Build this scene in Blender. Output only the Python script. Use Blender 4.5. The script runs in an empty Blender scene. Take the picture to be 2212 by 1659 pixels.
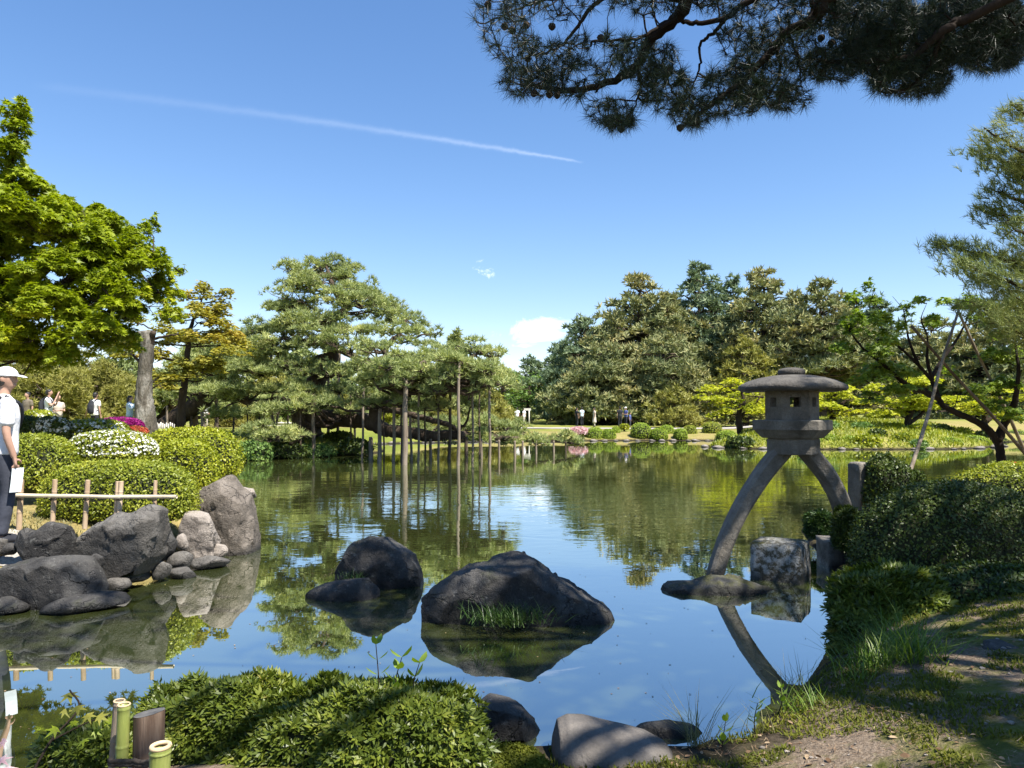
import bpy, bmesh, math, random
import numpy as np
from mathutils import Vector, Matrix

sc = bpy.context.scene
COL = sc.collection
rng = np.random.default_rng(7)
rad = math.radians

# ------------------------------------------------------------------ camera
EYE = 1.85                       # metres above the pond
FPX = 1555.0                     # focal length in the pixels of a 2212-wide picture
PITCH = math.atan((888.7 - 829.5) / FPX)
cam_d = bpy.data.cameras.new('camera')
cam_d.sensor_width = 36.0
cam_d.lens = 36.0 * FPX / 2212.0
cam_d.clip_start = 0.05
cam_d.clip_end = 6000
cam = bpy.data.objects.new('camera', cam_d)
COL.objects.link(cam)
cam.location = (0, 0, EYE)
cam.rotation_euler = (math.pi / 2 + PITCH, 0, 0)
sc.camera = cam

# ------------------------------------------------------------------ sky and sun
SUN_EL = rad(58)
SUN_AZ = math.atan2(0.75, -0.66)                       # from +Y towards +X
TO_SUN = Vector((math.sin(SUN_AZ) * math.cos(SUN_EL), math.cos(SUN_AZ) * math.cos(SUN_EL), math.sin(SUN_EL)))
sun_d = bpy.data.lights.new('sun', 'SUN')
sun_d.energy = 4.8
sun_d.angle = rad(0.53)
sun_d.color = (1.0, 0.95, 0.86)
sun = bpy.data.objects.new('sun', sun_d)
COL.objects.link(sun)
sun.location = (20, -20, 40)
sun.rotation_euler = TO_SUN.to_track_quat('Z', 'Y').to_euler()

sc.view_settings.view_transform = 'Standard'
sc.view_settings.look = 'None'
sc.view_settings.exposure = 1.25
sc.view_settings.gamma = 1.0
sc.view_settings.use_curve_mapping = False
sc.cycles.use_denoising = True
sc.cycles.max_bounces = 6
sc.cycles.diffuse_bounces = 3
sc.cycles.glossy_bounces = 3
sc.cycles.transmission_bounces = 4
sc.cycles.transparent_max_bounces = 8
sc.cycles.caustics_reflective = False
sc.cycles.caustics_refractive = False
sc.cycles.sample_clamp_indirect = 6.0


def ray(u, v):
    a = (u - 1106.0) / FPX
    b = (829.5 - v) / FPX
    return a, math.cos(PITCH) - b * math.sin(PITCH), math.sin(PITCH) + b * math.cos(PITCH)


def P(u, v, Y):
    """world point seen at (u, v) of the 2212-wide picture, Y metres ahead"""
    x, y, z = ray(u, v)
    t = Y / y
    return np.array((x * t, Y, EYE + z * t))


def W(u, v, z=0.0):
    x, y, zz = ray(u, v)
    t = (z - EYE) / zz
    return np.array((x * t, y * t, z))


class Nodes:
    def __init__(s, tree):
        s.t = tree
        s.t.nodes.clear()

    def n(s, typ, ins=None, **kw):
        nd = s.t.nodes.new(typ)
        for k, v in kw.items():
            setattr(nd, k, v)
        if ins:
            for k, v in ins.items():
                sock = nd.inputs[k]
                if isinstance(v, bpy.types.NodeSocket):
                    s.t.links.new(v, sock)
                else:
                    if isinstance(v, tuple) and len(v) == 3 and sock.type == 'RGBA':
                        v = v + (1.0,)
                    sock.default_value = v
        return nd

    def m(s, op, a, b=0.0, c=None):
        ins = {0: a, 1: b}
        if c is not None:
            ins[2] = c
        return s.n('ShaderNodeMath', ins, operation=op).outputs[0]

    def mix(s, f, a, b, blend='MIX'):
        nd = s.n('ShaderNodeMix', data_type='RGBA', blend_type=blend)
        for i, v in ((0, f), (6, a), (7, b)):
            if isinstance(v, bpy.types.NodeSocket):
                s.t.links.new(v, nd.inputs[i])
            else:
                if isinstance(v, tuple) and len(v) == 3:
                    v = v + (1.0,)
                nd.inputs[i].default_value = v
        return nd.outputs[2]

    def ramp(s, f, stops, interp='LINEAR'):
        nd = s.n('ShaderNodeValToRGB', {0: f})
        cr = nd.color_ramp
        cr.interpolation = interp
        while len(cr.elements) < len(stops):
            cr.elements.new(0.5)
        for e, (p, c) in zip(cr.elements, stops):
            e.position = p
            e.color = (c, c, c, 1) if isinstance(c, (int, float)) else tuple(c) + (1,)
        return nd.outputs[0]

    def noise(s, vec, scale, detail=3.0, rough=0.55, dist=0.0, out=0):
        return s.n('ShaderNodeTexNoise', {'Vector': vec, 'Scale': scale, 'Detail': detail, 'Roughness': rough, 'Distortion': dist}).outputs[out]


world = bpy.data.worlds.new('World')
sc.world = world
world.use_nodes = True
wn = Nodes(world.node_tree)
sky = wn.n('ShaderNodeTexSky', sky_type='NISHITA', sun_disc=False, sun_elevation=SUN_EL, sun_rotation=SUN_AZ,
           altitude=60.0, air_density=0.85, dust_density=0.0, ozone_density=3.0)
tc = wn.n('ShaderNodeTexCoord').outputs['Generated']
sep = wn.n('ShaderNodeSeparateXYZ', {0: tc})
# directions flattened onto the plane y = 1: a is to the right, b is up
ya = wn.m('MAXIMUM', sep.outputs[1], 0.05)
da = wn.m('DIVIDE', sep.outputs[0], ya)
db = wn.m('DIVIDE', sep.outputs[2], ya)
infront = wn.m('GREATER_THAN', sep.outputs[1], 0.05)


def sky_ab(u, v):
    x, y, z = ray(u, v)
    return x / y, z / y


def cloud(u0, v0, ru, rv, tilt, scale, thr, seed):
    a0, b0 = sky_ab(u0, v0)
    ra, rb = ru / FPX, rv / FPX
    x = wn.m('SUBTRACT', da, a0)
    y = wn.m('SUBTRACT', db, b0)
    c, s_ = math.cos(tilt), math.sin(tilt)
    xr = wn.m('ADD', wn.m('MULTIPLY', x, c / ra), wn.m('MULTIPLY', y, s_ / ra))
    yr = wn.m('ADD', wn.m('MULTIPLY', x, -s_ / rb), wn.m('MULTIPLY', y, c / rb))
    d2 = wn.m('ADD', wn.m('MULTIPLY', xr, xr), wn.m('MULTIPLY', yr, yr))
    vec = wn.n('ShaderNodeCombineXYZ', {0: wn.m('MULTIPLY', da, 0.5), 1: db, 2: seed}).outputs[0]
    nz = wn.noise(vec, scale, 8.0, 0.68, 0.9)
    f = wn.m('SUBTRACT', wn.m('ADD', wn.m('MULTIPLY', wn.m('SUBTRACT', nz, .5), 2.4), wn.m('MULTIPLY', d2, -0.42)), wn.m('MULTIPLY', wn.m('SUBTRACT', thr, .42), 2.0))
    return wn.m('MINIMUM', wn.m('MAXIMUM', wn.m('MULTIPLY', f, 2.2), 0.0), 0.85)


# contrail: from faint and broad on the left to a sharp bright head on the right
cA, cB = sky_ab(60, 183), sky_ab(1262, 351)
dx, dy = cB[0] - cA[0], cB[1] - cA[1]
L = math.hypot(dx, dy)
ux, uy = dx / L, dy / L
px_ = wn.m('SUBTRACT', da, cA[0])
py_ = wn.m('SUBTRACT', db, cA[1])
along = wn.m('DIVIDE', wn.m('ADD', wn.m('MULTIPLY', px_, ux), wn.m('MULTIPLY', py_, uy)), L)
bend = wn.m('MULTIPLY', wn.m('MULTIPLY', along, wn.m('SUBTRACT', 1.0, along)), 0.022)
across = wn.m('SUBTRACT', wn.m('ADD', wn.m('MULTIPLY', px_, -uy), wn.m('MULTIPLY', py_, ux)), bend)
vecc = wn.n('ShaderNodeCombineXYZ', {0: da, 1: db, 2: 3.3}).outputs[0]
fz = wn.noise(vecc, 60.0, 4.0, 0.65)
fz2 = wn.noise(vecc, 16.0, 2.0, 0.5)
width = wn.ramp(along, [(0.0, 0.0065), (0.45, 0.0048), (0.8, 0.0032), (1.0, 0.0014)])
across = wn.m('ADD', across, wn.m('MULTIPLY', wn.m('SUBTRACT', fz, 0.5), 0.006))
q = wn.m('DIVIDE', wn.m('ABSOLUTE', across), width)
prof = wn.m('POWER', 2.718, wn.m('MULTIPLY', wn.m('MULTIPLY', q, q), -1.0))
amt = wn.ramp(along, [(0.0, 0.0), (0.05, 0.015), (0.35, 0.04), (0.62, 0.075), (0.9, 0.15), (0.975, 0.14), (1.0, 0.0)])
ends = wn.m('MULTIPLY', wn.m('GREATER_THAN', along, 0.0), wn.m('LESS_THAN', along, 1.0))
trail = wn.m('MULTIPLY', wn.m('MULTIPLY', prof, amt), wn.m('MULTIPLY', ends, wn.m('ADD', 0.55, wn.m('MULTIPLY', fz2, 0.8))))
cl = trail
for args in ((1165, 712, 125, 40, 0.25, 15.0, 0.39, 1.0), (1215, 740, 75, 18, 0.1, 18.0, 0.40, 2.5),
             (1042, 580, 40, 20, -0.4, 26.0, 0.40, 5.0), (987, 601, 14, 6, 0.0, 25.0, 0.5, 6.0),
             (770, 800, 110, 35, 0.0, 14.0, 0.42, 9.0), (2060, 790, 130, 30, 0.1, 14.0, 0.42, 12.0)):
    cl = wn.m('MAXIMUM', cl, cloud(*args))
cl = wn.m('MULTIPLY', cl, infront)
hs = wn.n('ShaderNodeHueSaturation', {'Saturation': 1.22, 'Value': 1.0, 'Color': wn.mix(1.0, sky.outputs[0], (1.12, 1.0, 1.0), 'MULTIPLY')}).outputs[0]
# the camera's soft shoulder on the bright low sky, the same for every direction
den = wn.n('ShaderNodeVectorMath', {0: hs, 1: (.075, .075, .075), 2: (1, 1, 1)}, operation='MULTIPLY_ADD').outputs[0]
hs = wn.n('ShaderNodeVectorMath', {0: wn.n('ShaderNodeVectorMath', {0: hs, 1: den}, operation='DIVIDE').outputs[0], 'Scale': 1.38}, operation='SCALE').outputs[0]
skymix = wn.mix(cl, hs, (8.2, 8.5, 9.0))
bg = wn.n('ShaderNodeBackground', {'Color': skymix, 'Strength': 0.093})
wo = wn.n('ShaderNodeOutputWorld', {'Surface': bg.outputs[0]})


# ------------------------------------------------------------------ mesh helpers
def unit(a):
    a = np.asarray(a, float)
    return a / np.maximum(np.linalg.norm(a, axis=-1, keepdims=True), 1e-9)


class Geo:
    def __init__(s):
        s.v = []
        s.f = []
        s.n = 0

    def add(s, v, *faces):
        v = np.asarray(v, float).reshape(-1, 3)
        for f in faces:
            f = np.asarray(f, np.int64)
            if f.size:
                s.f.append(f + s.n)
        s.v.append(v)
        s.n += len(v)

    def mesh(s, name, origin=(0, 0, 0), smooth=True):
        v = np.concatenate(s.v) - np.asarray(origin, float)
        me = bpy.data.meshes.new(name)
        me.vertices.add(len(v))
        me.vertices.foreach_set('co', v.astype(np.float32).ravel())
        idx = np.concatenate([f.ravel() for f in s.f]).astype(np.int32)
        tot = np.concatenate([np.full(len(f), f.shape[1]) for f in s.f]).astype(np.int32)
        me.loops.add(len(idx))
        me.loops.foreach_set('vertex_index', idx)
        me.polygons.add(len(tot))
        start = np.concatenate(([0], np.cumsum(tot)[:-1])).astype(np.int32)
        me.polygons.foreach_set('loop_start', start)
        me.polygons.foreach_set('use_smooth', np.full(len(tot), smooth, bool))
        me.update(calc_edges=True)
        return me


def tag(o, label=None, cat=None, group=None, kind=None):
    for k, v in (('label', label), ('category', cat), ('group', group), ('kind', kind)):
        if v:
            o[k] = v
    return o


def empty(name, loc, label=None, cat=None, group=None):
    o = bpy.data.objects.new(name, None)
    o.empty_display_size = 0.2
    o.location = tuple(float(c) for c in loc)
    COL.objects.link(o)
    return tag(o, label, cat, group)


def obj(name, geo, mat, parent=None, loc=None, smooth=True, kind=None):
    """geo holds world coordinates; the object's origin is its root's (or loc)"""
    o_loc = np.array(parent_loc(parent)) if parent else np.array(loc if loc is not None else (0, 0, 0), float)
    me = geo.mesh(name, o_loc, smooth) if isinstance(geo, Geo) else geo
    mats = mat if isinstance(mat, (list, tuple)) else [mat]
    for m_ in mats:
        me.materials.append(m_)
    o = bpy.data.objects.new(name, me)
    COL.objects.link(o)
    if parent:
        o.parent = parent
    else:
        o.location = tuple(o_loc)
    if kind:
        o['kind'] = kind
    return o


def parent_loc(p):
    l = np.zeros(3)
    while p:
        l = l + np.array(p.location)
        p = p.parent
    return l


def spline(pts, n=6, jitter=0.0, seed=0):
    p = np.asarray(pts, float)
    if len(p) < 3:
        t = np.linspace(0, 1, n + 1)[:, None]
        out = p[0] * (1 - t) + p[1] * t
    else:
        q = np.vstack([2 * p[0] - p[1], p, 2 * p[-1] - p[-2]])
        out = []
        for i in range(1, len(q) - 2):
            for t in np.linspace(0, 1, n, endpoint=False):
                a, b, c, d = q[i - 1], q[i], q[i + 1], q[i + 2]
                out.append(0.5 * (2 * b + (c - a) * t + (2 * a - 5 * b + 4 * c - d) * t * t + (3 * b - a - 3 * c + d) * t ** 3))
        out.append(p[-1])
        out = np.array(out)
    if jitter:
        r = np.random.default_rng(seed)
        j = r.normal(0, jitter, out.shape)
        j[0] = 0
        out = out + j
    return out


def tube(g, pts, radii, k=8, cap=True, wob=0.0, seed=0):
    p = np.asarray(pts, float)
    m_ = len(p)
    r = np.interp(np.linspace(0, 1, m_), np.linspace(0, 1, len(np.atleast_1d(radii))), np.atleast_1d(radii))
    t = unit(np.gradient(p, axis=0))
    ref = np.array((0.0, 0, 1)) if abs(t[:, 2]).mean() < 0.8 else np.array((1.0, 0.13, 0))
    a = unit(np.cross(t, ref))
    b = np.cross(t, a)
    ang = np.linspace(0, 2 * math.pi, k, endpoint=False)
    ring = (np.cos(ang)[None, :, None] * a[:, None] + np.sin(ang)[None, :, None] * b[:, None])
    rr = np.repeat(r[:, None], k, 1)
    if wob:
        rr = rr * (1 + np.random.default_rng(seed).normal(0, wob, rr.shape))
    v = p[:, None] + ring * rr[..., None]
    i = np.arange(m_ - 1)[:, None] * k
    j = np.arange(k)[None]
    j2 = (j + 1) % k
    f = np.stack([i + j, i + j2, i + k + j2, i + k + j], -1).reshape(-1, 4)
    fs = [f]
    if cap:
        fs += [np.arange(k)[::-1][None], (np.arange(k) + (m_ - 1) * k)[None]]
    g.add(v, *fs)


def hash3(ix, iy, iz, seed):
    h = (ix * 374761393 + iy * 668265263 + iz * 2147483647 + seed * 974634777) & 0xffffffff
    h = ((h ^ (h >> 13)) * 1274126177) & 0xffffffff
    return ((h ^ (h >> 16)) & 0xffff) / 65535.0


def vnoise(p, seed=0):
    p = np.asarray(p, float)
    i = np.floor(p).astype(np.int64)
    f = p - i
    f = f * f * (3 - 2 * f)
    out = 0
    for dx_ in (0, 1):
        for dy_ in (0, 1):
            for dz_ in (0, 1):
                w = (f[..., 0] if dx_ else 1 - f[..., 0]) * (f[..., 1] if dy_ else 1 - f[..., 1]) * (f[..., 2] if dz_ else 1 - f[..., 2])
                out = out + w * hash3(i[..., 0] + dx_, i[..., 1] + dy_, i[..., 2] + dz_, seed)
    return out * 2 - 1


def fbm(p, oct_=4, seed=0, gain=0.5):
    p = np.asarray(p, float)
    s_, a, tot = 0, 1.0, 0
    for o_ in range(oct_):
        s_ = s_ + a * vnoise(p * 2 ** o_ + 17.3 * o_, seed + o_)
        tot += a
        a *= gain
    return s_ / tot


def scatter(g, tv, tf, pos, X, Yv, Z, sx, sy=None, sz=None):
    """copies of a small template (local x along, y across, z up) as real faces of one mesh"""
    tv = np.asarray(tv, float)
    pos, X, Yv, Z = (np.asarray(q_, float) for q_ in (pos, X, Yv, Z))
    sx = np.broadcast_to(np.asarray(sx, float), (len(pos),))[:, None, None]
    sy = sx if sy is None else np.broadcast_to(np.asarray(sy, float), (len(pos),))[:, None, None]
    sz = sy if sz is None else np.broadcast_to(np.asarray(sz, float), (len(pos),))[:, None, None]
    v = pos[:, None] + tv[None, :, 0:1] * sx * X[:, None] + tv[None, :, 1:2] * sy * Yv[:, None] + tv[None, :, 2:3] * sz * Z[:, None]
    base = (np.arange(len(pos)) * len(tv))[:, None, None]
    faces = []
    by = {}
    for f in tf:
        by.setdefault(len(f), []).append(f)
    for k_, fl in by.items():
        faces.append((np.array(fl)[None] + base).reshape(-1, k_))
    g.add(v, *faces)


def frame(axis, r):
    """orthonormal frames whose X is axis, with a random roll"""
    X = unit(axis)
    q_ = unit(r.normal(size=X.shape))
    Yv = unit(np.cross(q_, X))
    return X, Yv, np.cross(X, Yv)


RHOMB = ([(0, 0, 0), (.45, .3, .04), (1, 0, 0), (.45, -.3, .04)], [(0, 3, 2, 1)])
OVAL = ([(0, 0, 0), (.25, .24, .05), (.65, .24, .04), (1, 0, -.05), (.65, -.24, .04), (.25, -.24, .05)], [(0, 5, 4, 3, 2, 1)])
_ml = []
_mf = []
for an, ln in ((-95, .55), (-50, .85), (0, 1.0), (50, .85), (95, .55)):
    c_, s__ = math.cos(rad(an)), math.sin(rad(an))
    _k = len(_ml)
    _ml += [(.2 * s__, -.2 * c_, 0), (ln * c_, ln * s__, -.12 * ln * ln), (-.2 * s__, .2 * c_, 0)]
    _mf.append((_k, _k + 1, _k + 2))
MAPLE = (_ml, _mf)


def tuft_template(n, seed, w, lo=25, hi=75, base=0.0):
    r = np.random.default_rng(seed)
    tv, tf = [], []
    for i in range(n):
        th = rad(r.uniform(lo, hi))
        ph = 2 * math.pi * (i + r.uniform(-.3, .3)) / n * 2.6
        d = np.array((math.cos(th), math.sin(th) * math.cos(ph), math.sin(th) * math.sin(ph)))
        s_ = unit(np.cross(d, r.normal(size=3)))
        b0 = d * base * 0 + np.array((-r.uniform(0, base), 0, 0))
        ln = r.uniform(.75, 1.0)
        k = len(tv)
        tv += [b0 - s_ * w * .5, b0 + s_ * w * .5, b0 + d * ln]
        tf.append((k, k + 1, k + 2))
    return np.array(tv), tf


# ------------------------------------------------------------------ materials
def material(name):
    m_ = bpy.data.materials.new(name)
    m_.use_nodes = True
    return m_, Nodes(m_.node_tree)


def finish(N, shader, m_):
    N.n('ShaderNodeOutputMaterial', {'Surface': shader})
    return m_


def foliage(name, stops, trans=0.3, tint=(1.15, 1.2, 0.55), rough=0.5, spec=0.25, clump=0.6, clump_scale=1.2, gain=1.0):
    """leaf colour varies from leaf to leaf and from clump to clump"""
    m_, N = material(name)
    g_ = N.n('ShaderNodeNewGeometry')
    oc = N.n('ShaderNodeTexCoord').outputs['Object']
    nz = N.noise(oc, clump_scale, 2.0)
    f = N.m('ADD', N.m('MULTIPLY', g_.outputs['Random Per Island'], 1.0 - clump), N.m('MULTIPLY', N.ramp(nz, [(.3, 0), (.7, 1)]), clump))
    c = N.ramp(f, [(q, tuple(min(.85, x * gain) for x in col)) for q, col in stops])
    p = N.n('ShaderNodeBsdfPrincipled', {'Base Color': c, 'Roughness': rough, 'Specular IOR Level': spec})
    tcol = N.mix(1.0, c, tint, 'MULTIPLY')
    t = N.n('ShaderNodeBsdfTranslucent', {'Color': tcol})
    mx = N.n('ShaderNodeMixShader', {0: trans, 1: p.outputs[0], 2: t.outputs[0]})
    return finish(N, mx.outputs[0], m_)


def solid(name, stops, scale=4.0, detail=5.0, rough=0.85, bump=0.0, bump_scale=20.0, spec=0.3, stretch=(1, 1, 1), rough_=0.6, speck=None):
    m_, N = material(name)
    oc = N.n('ShaderNodeTexCoord').outputs['Object']
    mp = N.n('ShaderNodeMapping', {'Vector': oc, 'Scale': stretch}).outputs[0]
    nz = N.noise(mp, scale, detail, rough_)
    c = N.ramp(nz, stops)
    if speck:                                            # (colour, scale, threshold, softness)
        sp = N.noise(mp, speck[1], 4.0, 0.65)
        c = N.mix(N.ramp(sp, [(speck[2], 0.0), (min(speck[2] + speck[3], 1.0), 1.0)]), c, speck[0])
    ins = {'Base Color': c, 'Roughness': rough, 'Specular IOR Level': spec}
    if bump:
        b = N.noise(mp, bump_scale, 5.0, 0.6)
        ins['Normal'] = N.n('ShaderNodeBump', {'Strength': 1.0, 'Distance': bump, 'Height': b}).outputs[0]
    p = N.n('ShaderNodeBsdfPrincipled', ins)
    return finish(N, p.outputs[0], m_)


def rockmat(name, dark, mid, light, lichen, moss_amt=0.5, moss=(0.045, 0.055, 0.012), lich=0.55, scale=2.2, cracks=1.0, bump=.10):
    m_, N = material(name)
    tcn = N.n('ShaderNodeTexCoord')
    oc = tcn.outputs['Object']
    geo = N.n('ShaderNodeNewGeometry')
    n1 = N.noise(oc, scale, 8.0, 0.65, 0.4)
    c = N.ramp(n1, [(.3, dark), (.5, mid), (.72, light)])
    n2 = N.noise(oc, 14.0, 6.0, 0.7)
    c = N.mix(N.ramp(n2, [(lich, 0.0), (lich + .12, 0.8)]), c, lichen)
    wob = N.n('ShaderNodeVectorMath', {0: oc, 1: N.n('ShaderNodeVectorMath', {0: N.noise(oc, 3.0, 4.0, .6, 0, 1), 'Scale': .5}, operation='SCALE').outputs[0]}, operation='ADD').outputs[0]
    vor = N.n('ShaderNodeTexVoronoi', {'Vector': wob, 'Scale': 3.4}, feature='DISTANCE_TO_EDGE').outputs[0]
    crack = N.m('MULTIPLY', N.ramp(vor, [(.0, 1.0), (.035, 0.0)]), N.ramp(N.noise(oc, 2.3, 2.0), [(.45, 0), (.6, 1)]))
    c = N.mix(N.m('MULTIPLY', crack, .6 * cracks), c, tuple(x * .3 for x in dark))
    n3 = N.noise(oc, 70.0, 3.0, 0.7)
    c = N.mix(N.ramp(n3, [(.3, 0.35), (.6, 0.0)]), c, tuple(x * .45 for x in dark))
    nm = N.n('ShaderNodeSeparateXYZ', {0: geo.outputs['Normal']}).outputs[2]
    dry = N.m('MULTIPLY', N.ramp(nm, [(.1, 0), (.8, 1)]), N.ramp(N.noise(oc, 4.5, 6.0, .7), [(.35, .1), (.65, .85)]))  # upward faces take a lighter stone tone, broken up by noise
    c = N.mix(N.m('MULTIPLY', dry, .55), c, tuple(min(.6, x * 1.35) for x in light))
    n4 = N.noise(oc, 3.1, 5.0, 0.7)
    mf = N.m('MULTIPLY', N.ramp(nm, [(.15, 0), (.75, 1)]), N.ramp(n4, [(.62 - .25 * moss_amt, 0), (.75 - .2 * moss_amt, 1)]))
    c = N.mix(N.m('MULTIPLY', mf, min(1.0, moss_amt * 1.3)), c, moss)
    # damp dark band where the stone meets the water
    pz = N.n('ShaderNodeSeparateXYZ', {0: geo.outputs['Position']}).outputs[2]
    wet = N.ramp(N.m('ADD', pz, N.m('MULTIPLY', n2, .06)), [(.06, 1.0), (.15, 0.0)])
    c = N.mix(N.m('MULTIPLY', wet, .85), c, tuple(x * .35 for x in dark))
    hgt = N.m('SUBTRACT', N.m('ADD', N.m('MULTIPLY', N.noise(oc, 5.0, 8.0, 0.7), 1.0), N.m('MULTIPLY', n3, .12)), N.m('MULTIPLY', crack, .35 * cracks))
    bp = N.n('ShaderNodeBump', {'Strength': 0.9, 'Distance': bump, 'Height': hgt}).outputs[0]
    p = N.n('ShaderNodeBsdfPrincipled', {'Base Color': c, 'Roughness': N.m('SUBTRACT', .88, N.m('MULTIPLY', wet, .45)), 'Specular IOR Level': .3, 'Normal': bp})
    return finish(N, p.outputs[0], m_)


M = {}
M['bark_pine'] = solid('bark_pine', [(.3, (.035, .025, .018)), (.55, (.085, .062, .045)), (.75, (.14, .11, .085))], 3.0, 6, .95, .03, 14, .2, (1, 1, .4))
M['bark_dark'] = solid('bark_dark', [(.3, (.02, .015, .011)), (.6, (.055, .04, .028)), (.8, (.10, .075, .055))], 4.0, 6, .95, .02, 18, .2, (1, 1, .4))
M['bark_grey'] = solid('bark_grey', [(.32, (.04, .032, .024)), (.48, (.13, .115, .09)), (.68, (.33, .31, .27))], 3.2, 8, .95, .09, 9, .2, (1.6, 1.6, .5), speck=((.045, .033, .022), 1.6, .5, .14))
M['pole'] = solid('pole', [(.3, (.13, .10, .07)), (.5, (.23, .185, .14)), (.7, (.33, .28, .22))], 2.0, 6, .9, .01, 25, .2, (4, 4, .5))
M['pole_dark'] = solid('pole_dark', [(.3, (.05, .037, .026)), (.5, (.10, .075, .055)), (.7, (.17, .135, .10))], 2.0, 6, .9, .01, 25, .2, (4, 4, .5))
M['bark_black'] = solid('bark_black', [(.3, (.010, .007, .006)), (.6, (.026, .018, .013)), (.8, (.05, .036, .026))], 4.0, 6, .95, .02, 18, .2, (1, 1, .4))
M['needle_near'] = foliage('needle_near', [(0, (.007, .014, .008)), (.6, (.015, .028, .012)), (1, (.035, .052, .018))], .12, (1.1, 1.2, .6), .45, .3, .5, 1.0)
M['needle_gold'] = foliage('needle_gold', [(0, (.07, .09, .038)), (.45, (.145, .17, .066)), (.8, (.24, .25, .095)), (1, (.34, .32, .14))], .28, (1.1, 1.15, .6), .5, .2, .5, .9, gain=1.95)
M['needle_mid'] = foliage('needle_mid', [(0, (.06, .082, .03)), (.5, (.115, .14, .048)), (1, (.20, .20, .075))], .2, (1.1, 1.15, .6), .5, .2, .55, .5, gain=1.8)
M['needle_far'] = foliage('needle_far', [(0, (.045, .058, .026)), (.45, (.085, .094, .04)), (.8, (.15, .135, .058)), (1, (.23, .18, .08))], .16, (1.1, 1.1, .6), .55, .2, .6, .22, gain=2.5)
M['needle_blue'] = foliage('needle_blue', [(0, (.035, .055, .034)), (.5, (.07, .096, .055)), (1, (.13, .15, .075))], .16, (1.1, 1.1, .6), .55, .2, .55, .3, gain=2.3)
M['needle_olive'] = foliage('needle_olive', [(0, (.12, .125, .028)), (.5, (.20, .195, .05)), (1, (.29, .265, .08))], .25, (1.1, 1.1, .5), .5, .2, .55, .4, gain=1.4)
M['maple'] = foliage('maple', [(0, (.085, .12, .008)), (.45, (.16, .20, .011)), (.8, (.25, .28, .016)), (1, (.36, .33, .03))], .42, (1.2, 1.25, .35), .45, .3, .5, 1.1, gain=1.5)
M['maple_gold'] = foliage('maple_gold', [(0, (.15, .17, .035)), (.45, (.26, .25, .045)), (.8, (.36, .29, .05)), (1, (.38, .22, .07))], .4, (1.15, 1.1, .45), .5, .2, .6, .6, gain=1.1)
M['maple_lime'] = foliage('maple_lime', [(0, (.18, .22, .012)), (.5, (.34, .36, .03)), (1, (.50, .48, .07))], .45, (1.2, 1.2, .4), .5, .2, .5, .6, gain=1.25)
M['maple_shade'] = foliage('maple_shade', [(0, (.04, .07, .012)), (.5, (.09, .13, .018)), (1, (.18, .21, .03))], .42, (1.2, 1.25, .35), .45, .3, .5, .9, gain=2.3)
M['broad'] = foliage('broad', [(0, (.035, .07, .018)), (.5, (.075, .125, .03)), (1, (.15, .20, .05))], .3, (1.1, 1.2, .5), .45, .35, .5, .5, gain=1.8)
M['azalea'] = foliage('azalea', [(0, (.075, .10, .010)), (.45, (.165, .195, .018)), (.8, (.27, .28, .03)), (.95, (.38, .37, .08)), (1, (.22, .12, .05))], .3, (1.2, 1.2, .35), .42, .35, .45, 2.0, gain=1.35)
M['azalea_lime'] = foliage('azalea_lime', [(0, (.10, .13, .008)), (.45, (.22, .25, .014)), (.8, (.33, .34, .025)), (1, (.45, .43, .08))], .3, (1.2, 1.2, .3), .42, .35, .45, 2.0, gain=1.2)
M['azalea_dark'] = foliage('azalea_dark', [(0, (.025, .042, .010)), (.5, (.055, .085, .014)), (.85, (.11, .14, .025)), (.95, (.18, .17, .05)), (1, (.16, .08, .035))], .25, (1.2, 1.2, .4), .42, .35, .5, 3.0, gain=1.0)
M['sasa'] = foliage('sasa', [(0, (.04, .062, .010)), (.5, (.095, .13, .016)), (.8, (.18, .21, .028)), (.93, (.32, .32, .08)), (1, (.24, .14, .06))], .3, (1.2, 1.2, .35), .42, .4, .5, 4.0)
M['topiary'] = foliage('topiary', [(0, (.09, .135, .014)), (.5, (.165, .225, .022)), (1, (.26, .30, .035))], .25, (1.2, 1.2, .35), .5, .25, .6, .9, gain=1.45)
M['grass'] = foliage('grass', [(0, (.05, .10, .012)), (.5, (.11, .19, .02)), (1, (.26, .32, .06))], .35, (1.2, 1.2, .4), .4, .35, .3, 3.0)
M['grass_dark'] = foliage('grass_dark', [(0, (.02, .045, .012)), (.5, (.04, .085, .018)), (1, (.09, .14, .03))], .3, (1.2, 1.2, .4), .4, .35, .3, 3.0)
M['straw'] = foliage('straw', [(0, (.10, .11, .04)), (.5, (.20, .19, .08)), (1, (.33, .29, .15))], .3, (1.1, 1.1, .7), .5, .2, .3, 3.0)
M['moss'] = foliage('moss', [(0, (.05, .065, .008)), (.5, (.105, .12, .013)), (1, (.20, .20, .025))], .3, (1.2, 1.2, .4), .6, .15, .6, 2.5)
M['litter'] = foliage('litter', [(0, (.09, .05, .025)), (.5, (.22, .14, .08)), (1, (.42, .32, .20))], .1, (1, 1, 1), .7, .2, .2, 3.0)
M['flower_white'] = foliage('flower_white', [(0, (.62, .62, .5)), (.5, (.8, .8, .74)), (1, (.86, .86, .82))], .25, (1, 1, .9), .5, .2, .2, 3.0)
M['flower_pink'] = foliage('flower_pink', [(0, (.55, .25, .28)), (.5, (.72, .45, .46)), (1, (.8, .68, .64))], .25, (1, 1, 1), .5, .2, .3, 3.0)
M['flower_magenta'] = foliage('flower_magenta', [(0, (.16, .008, .09)), (.5, (.30, .015, .17)), (1, (.45, .04, .27))], .25, (1, .8, 1), .5, .2, .4, 3.0)
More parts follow.
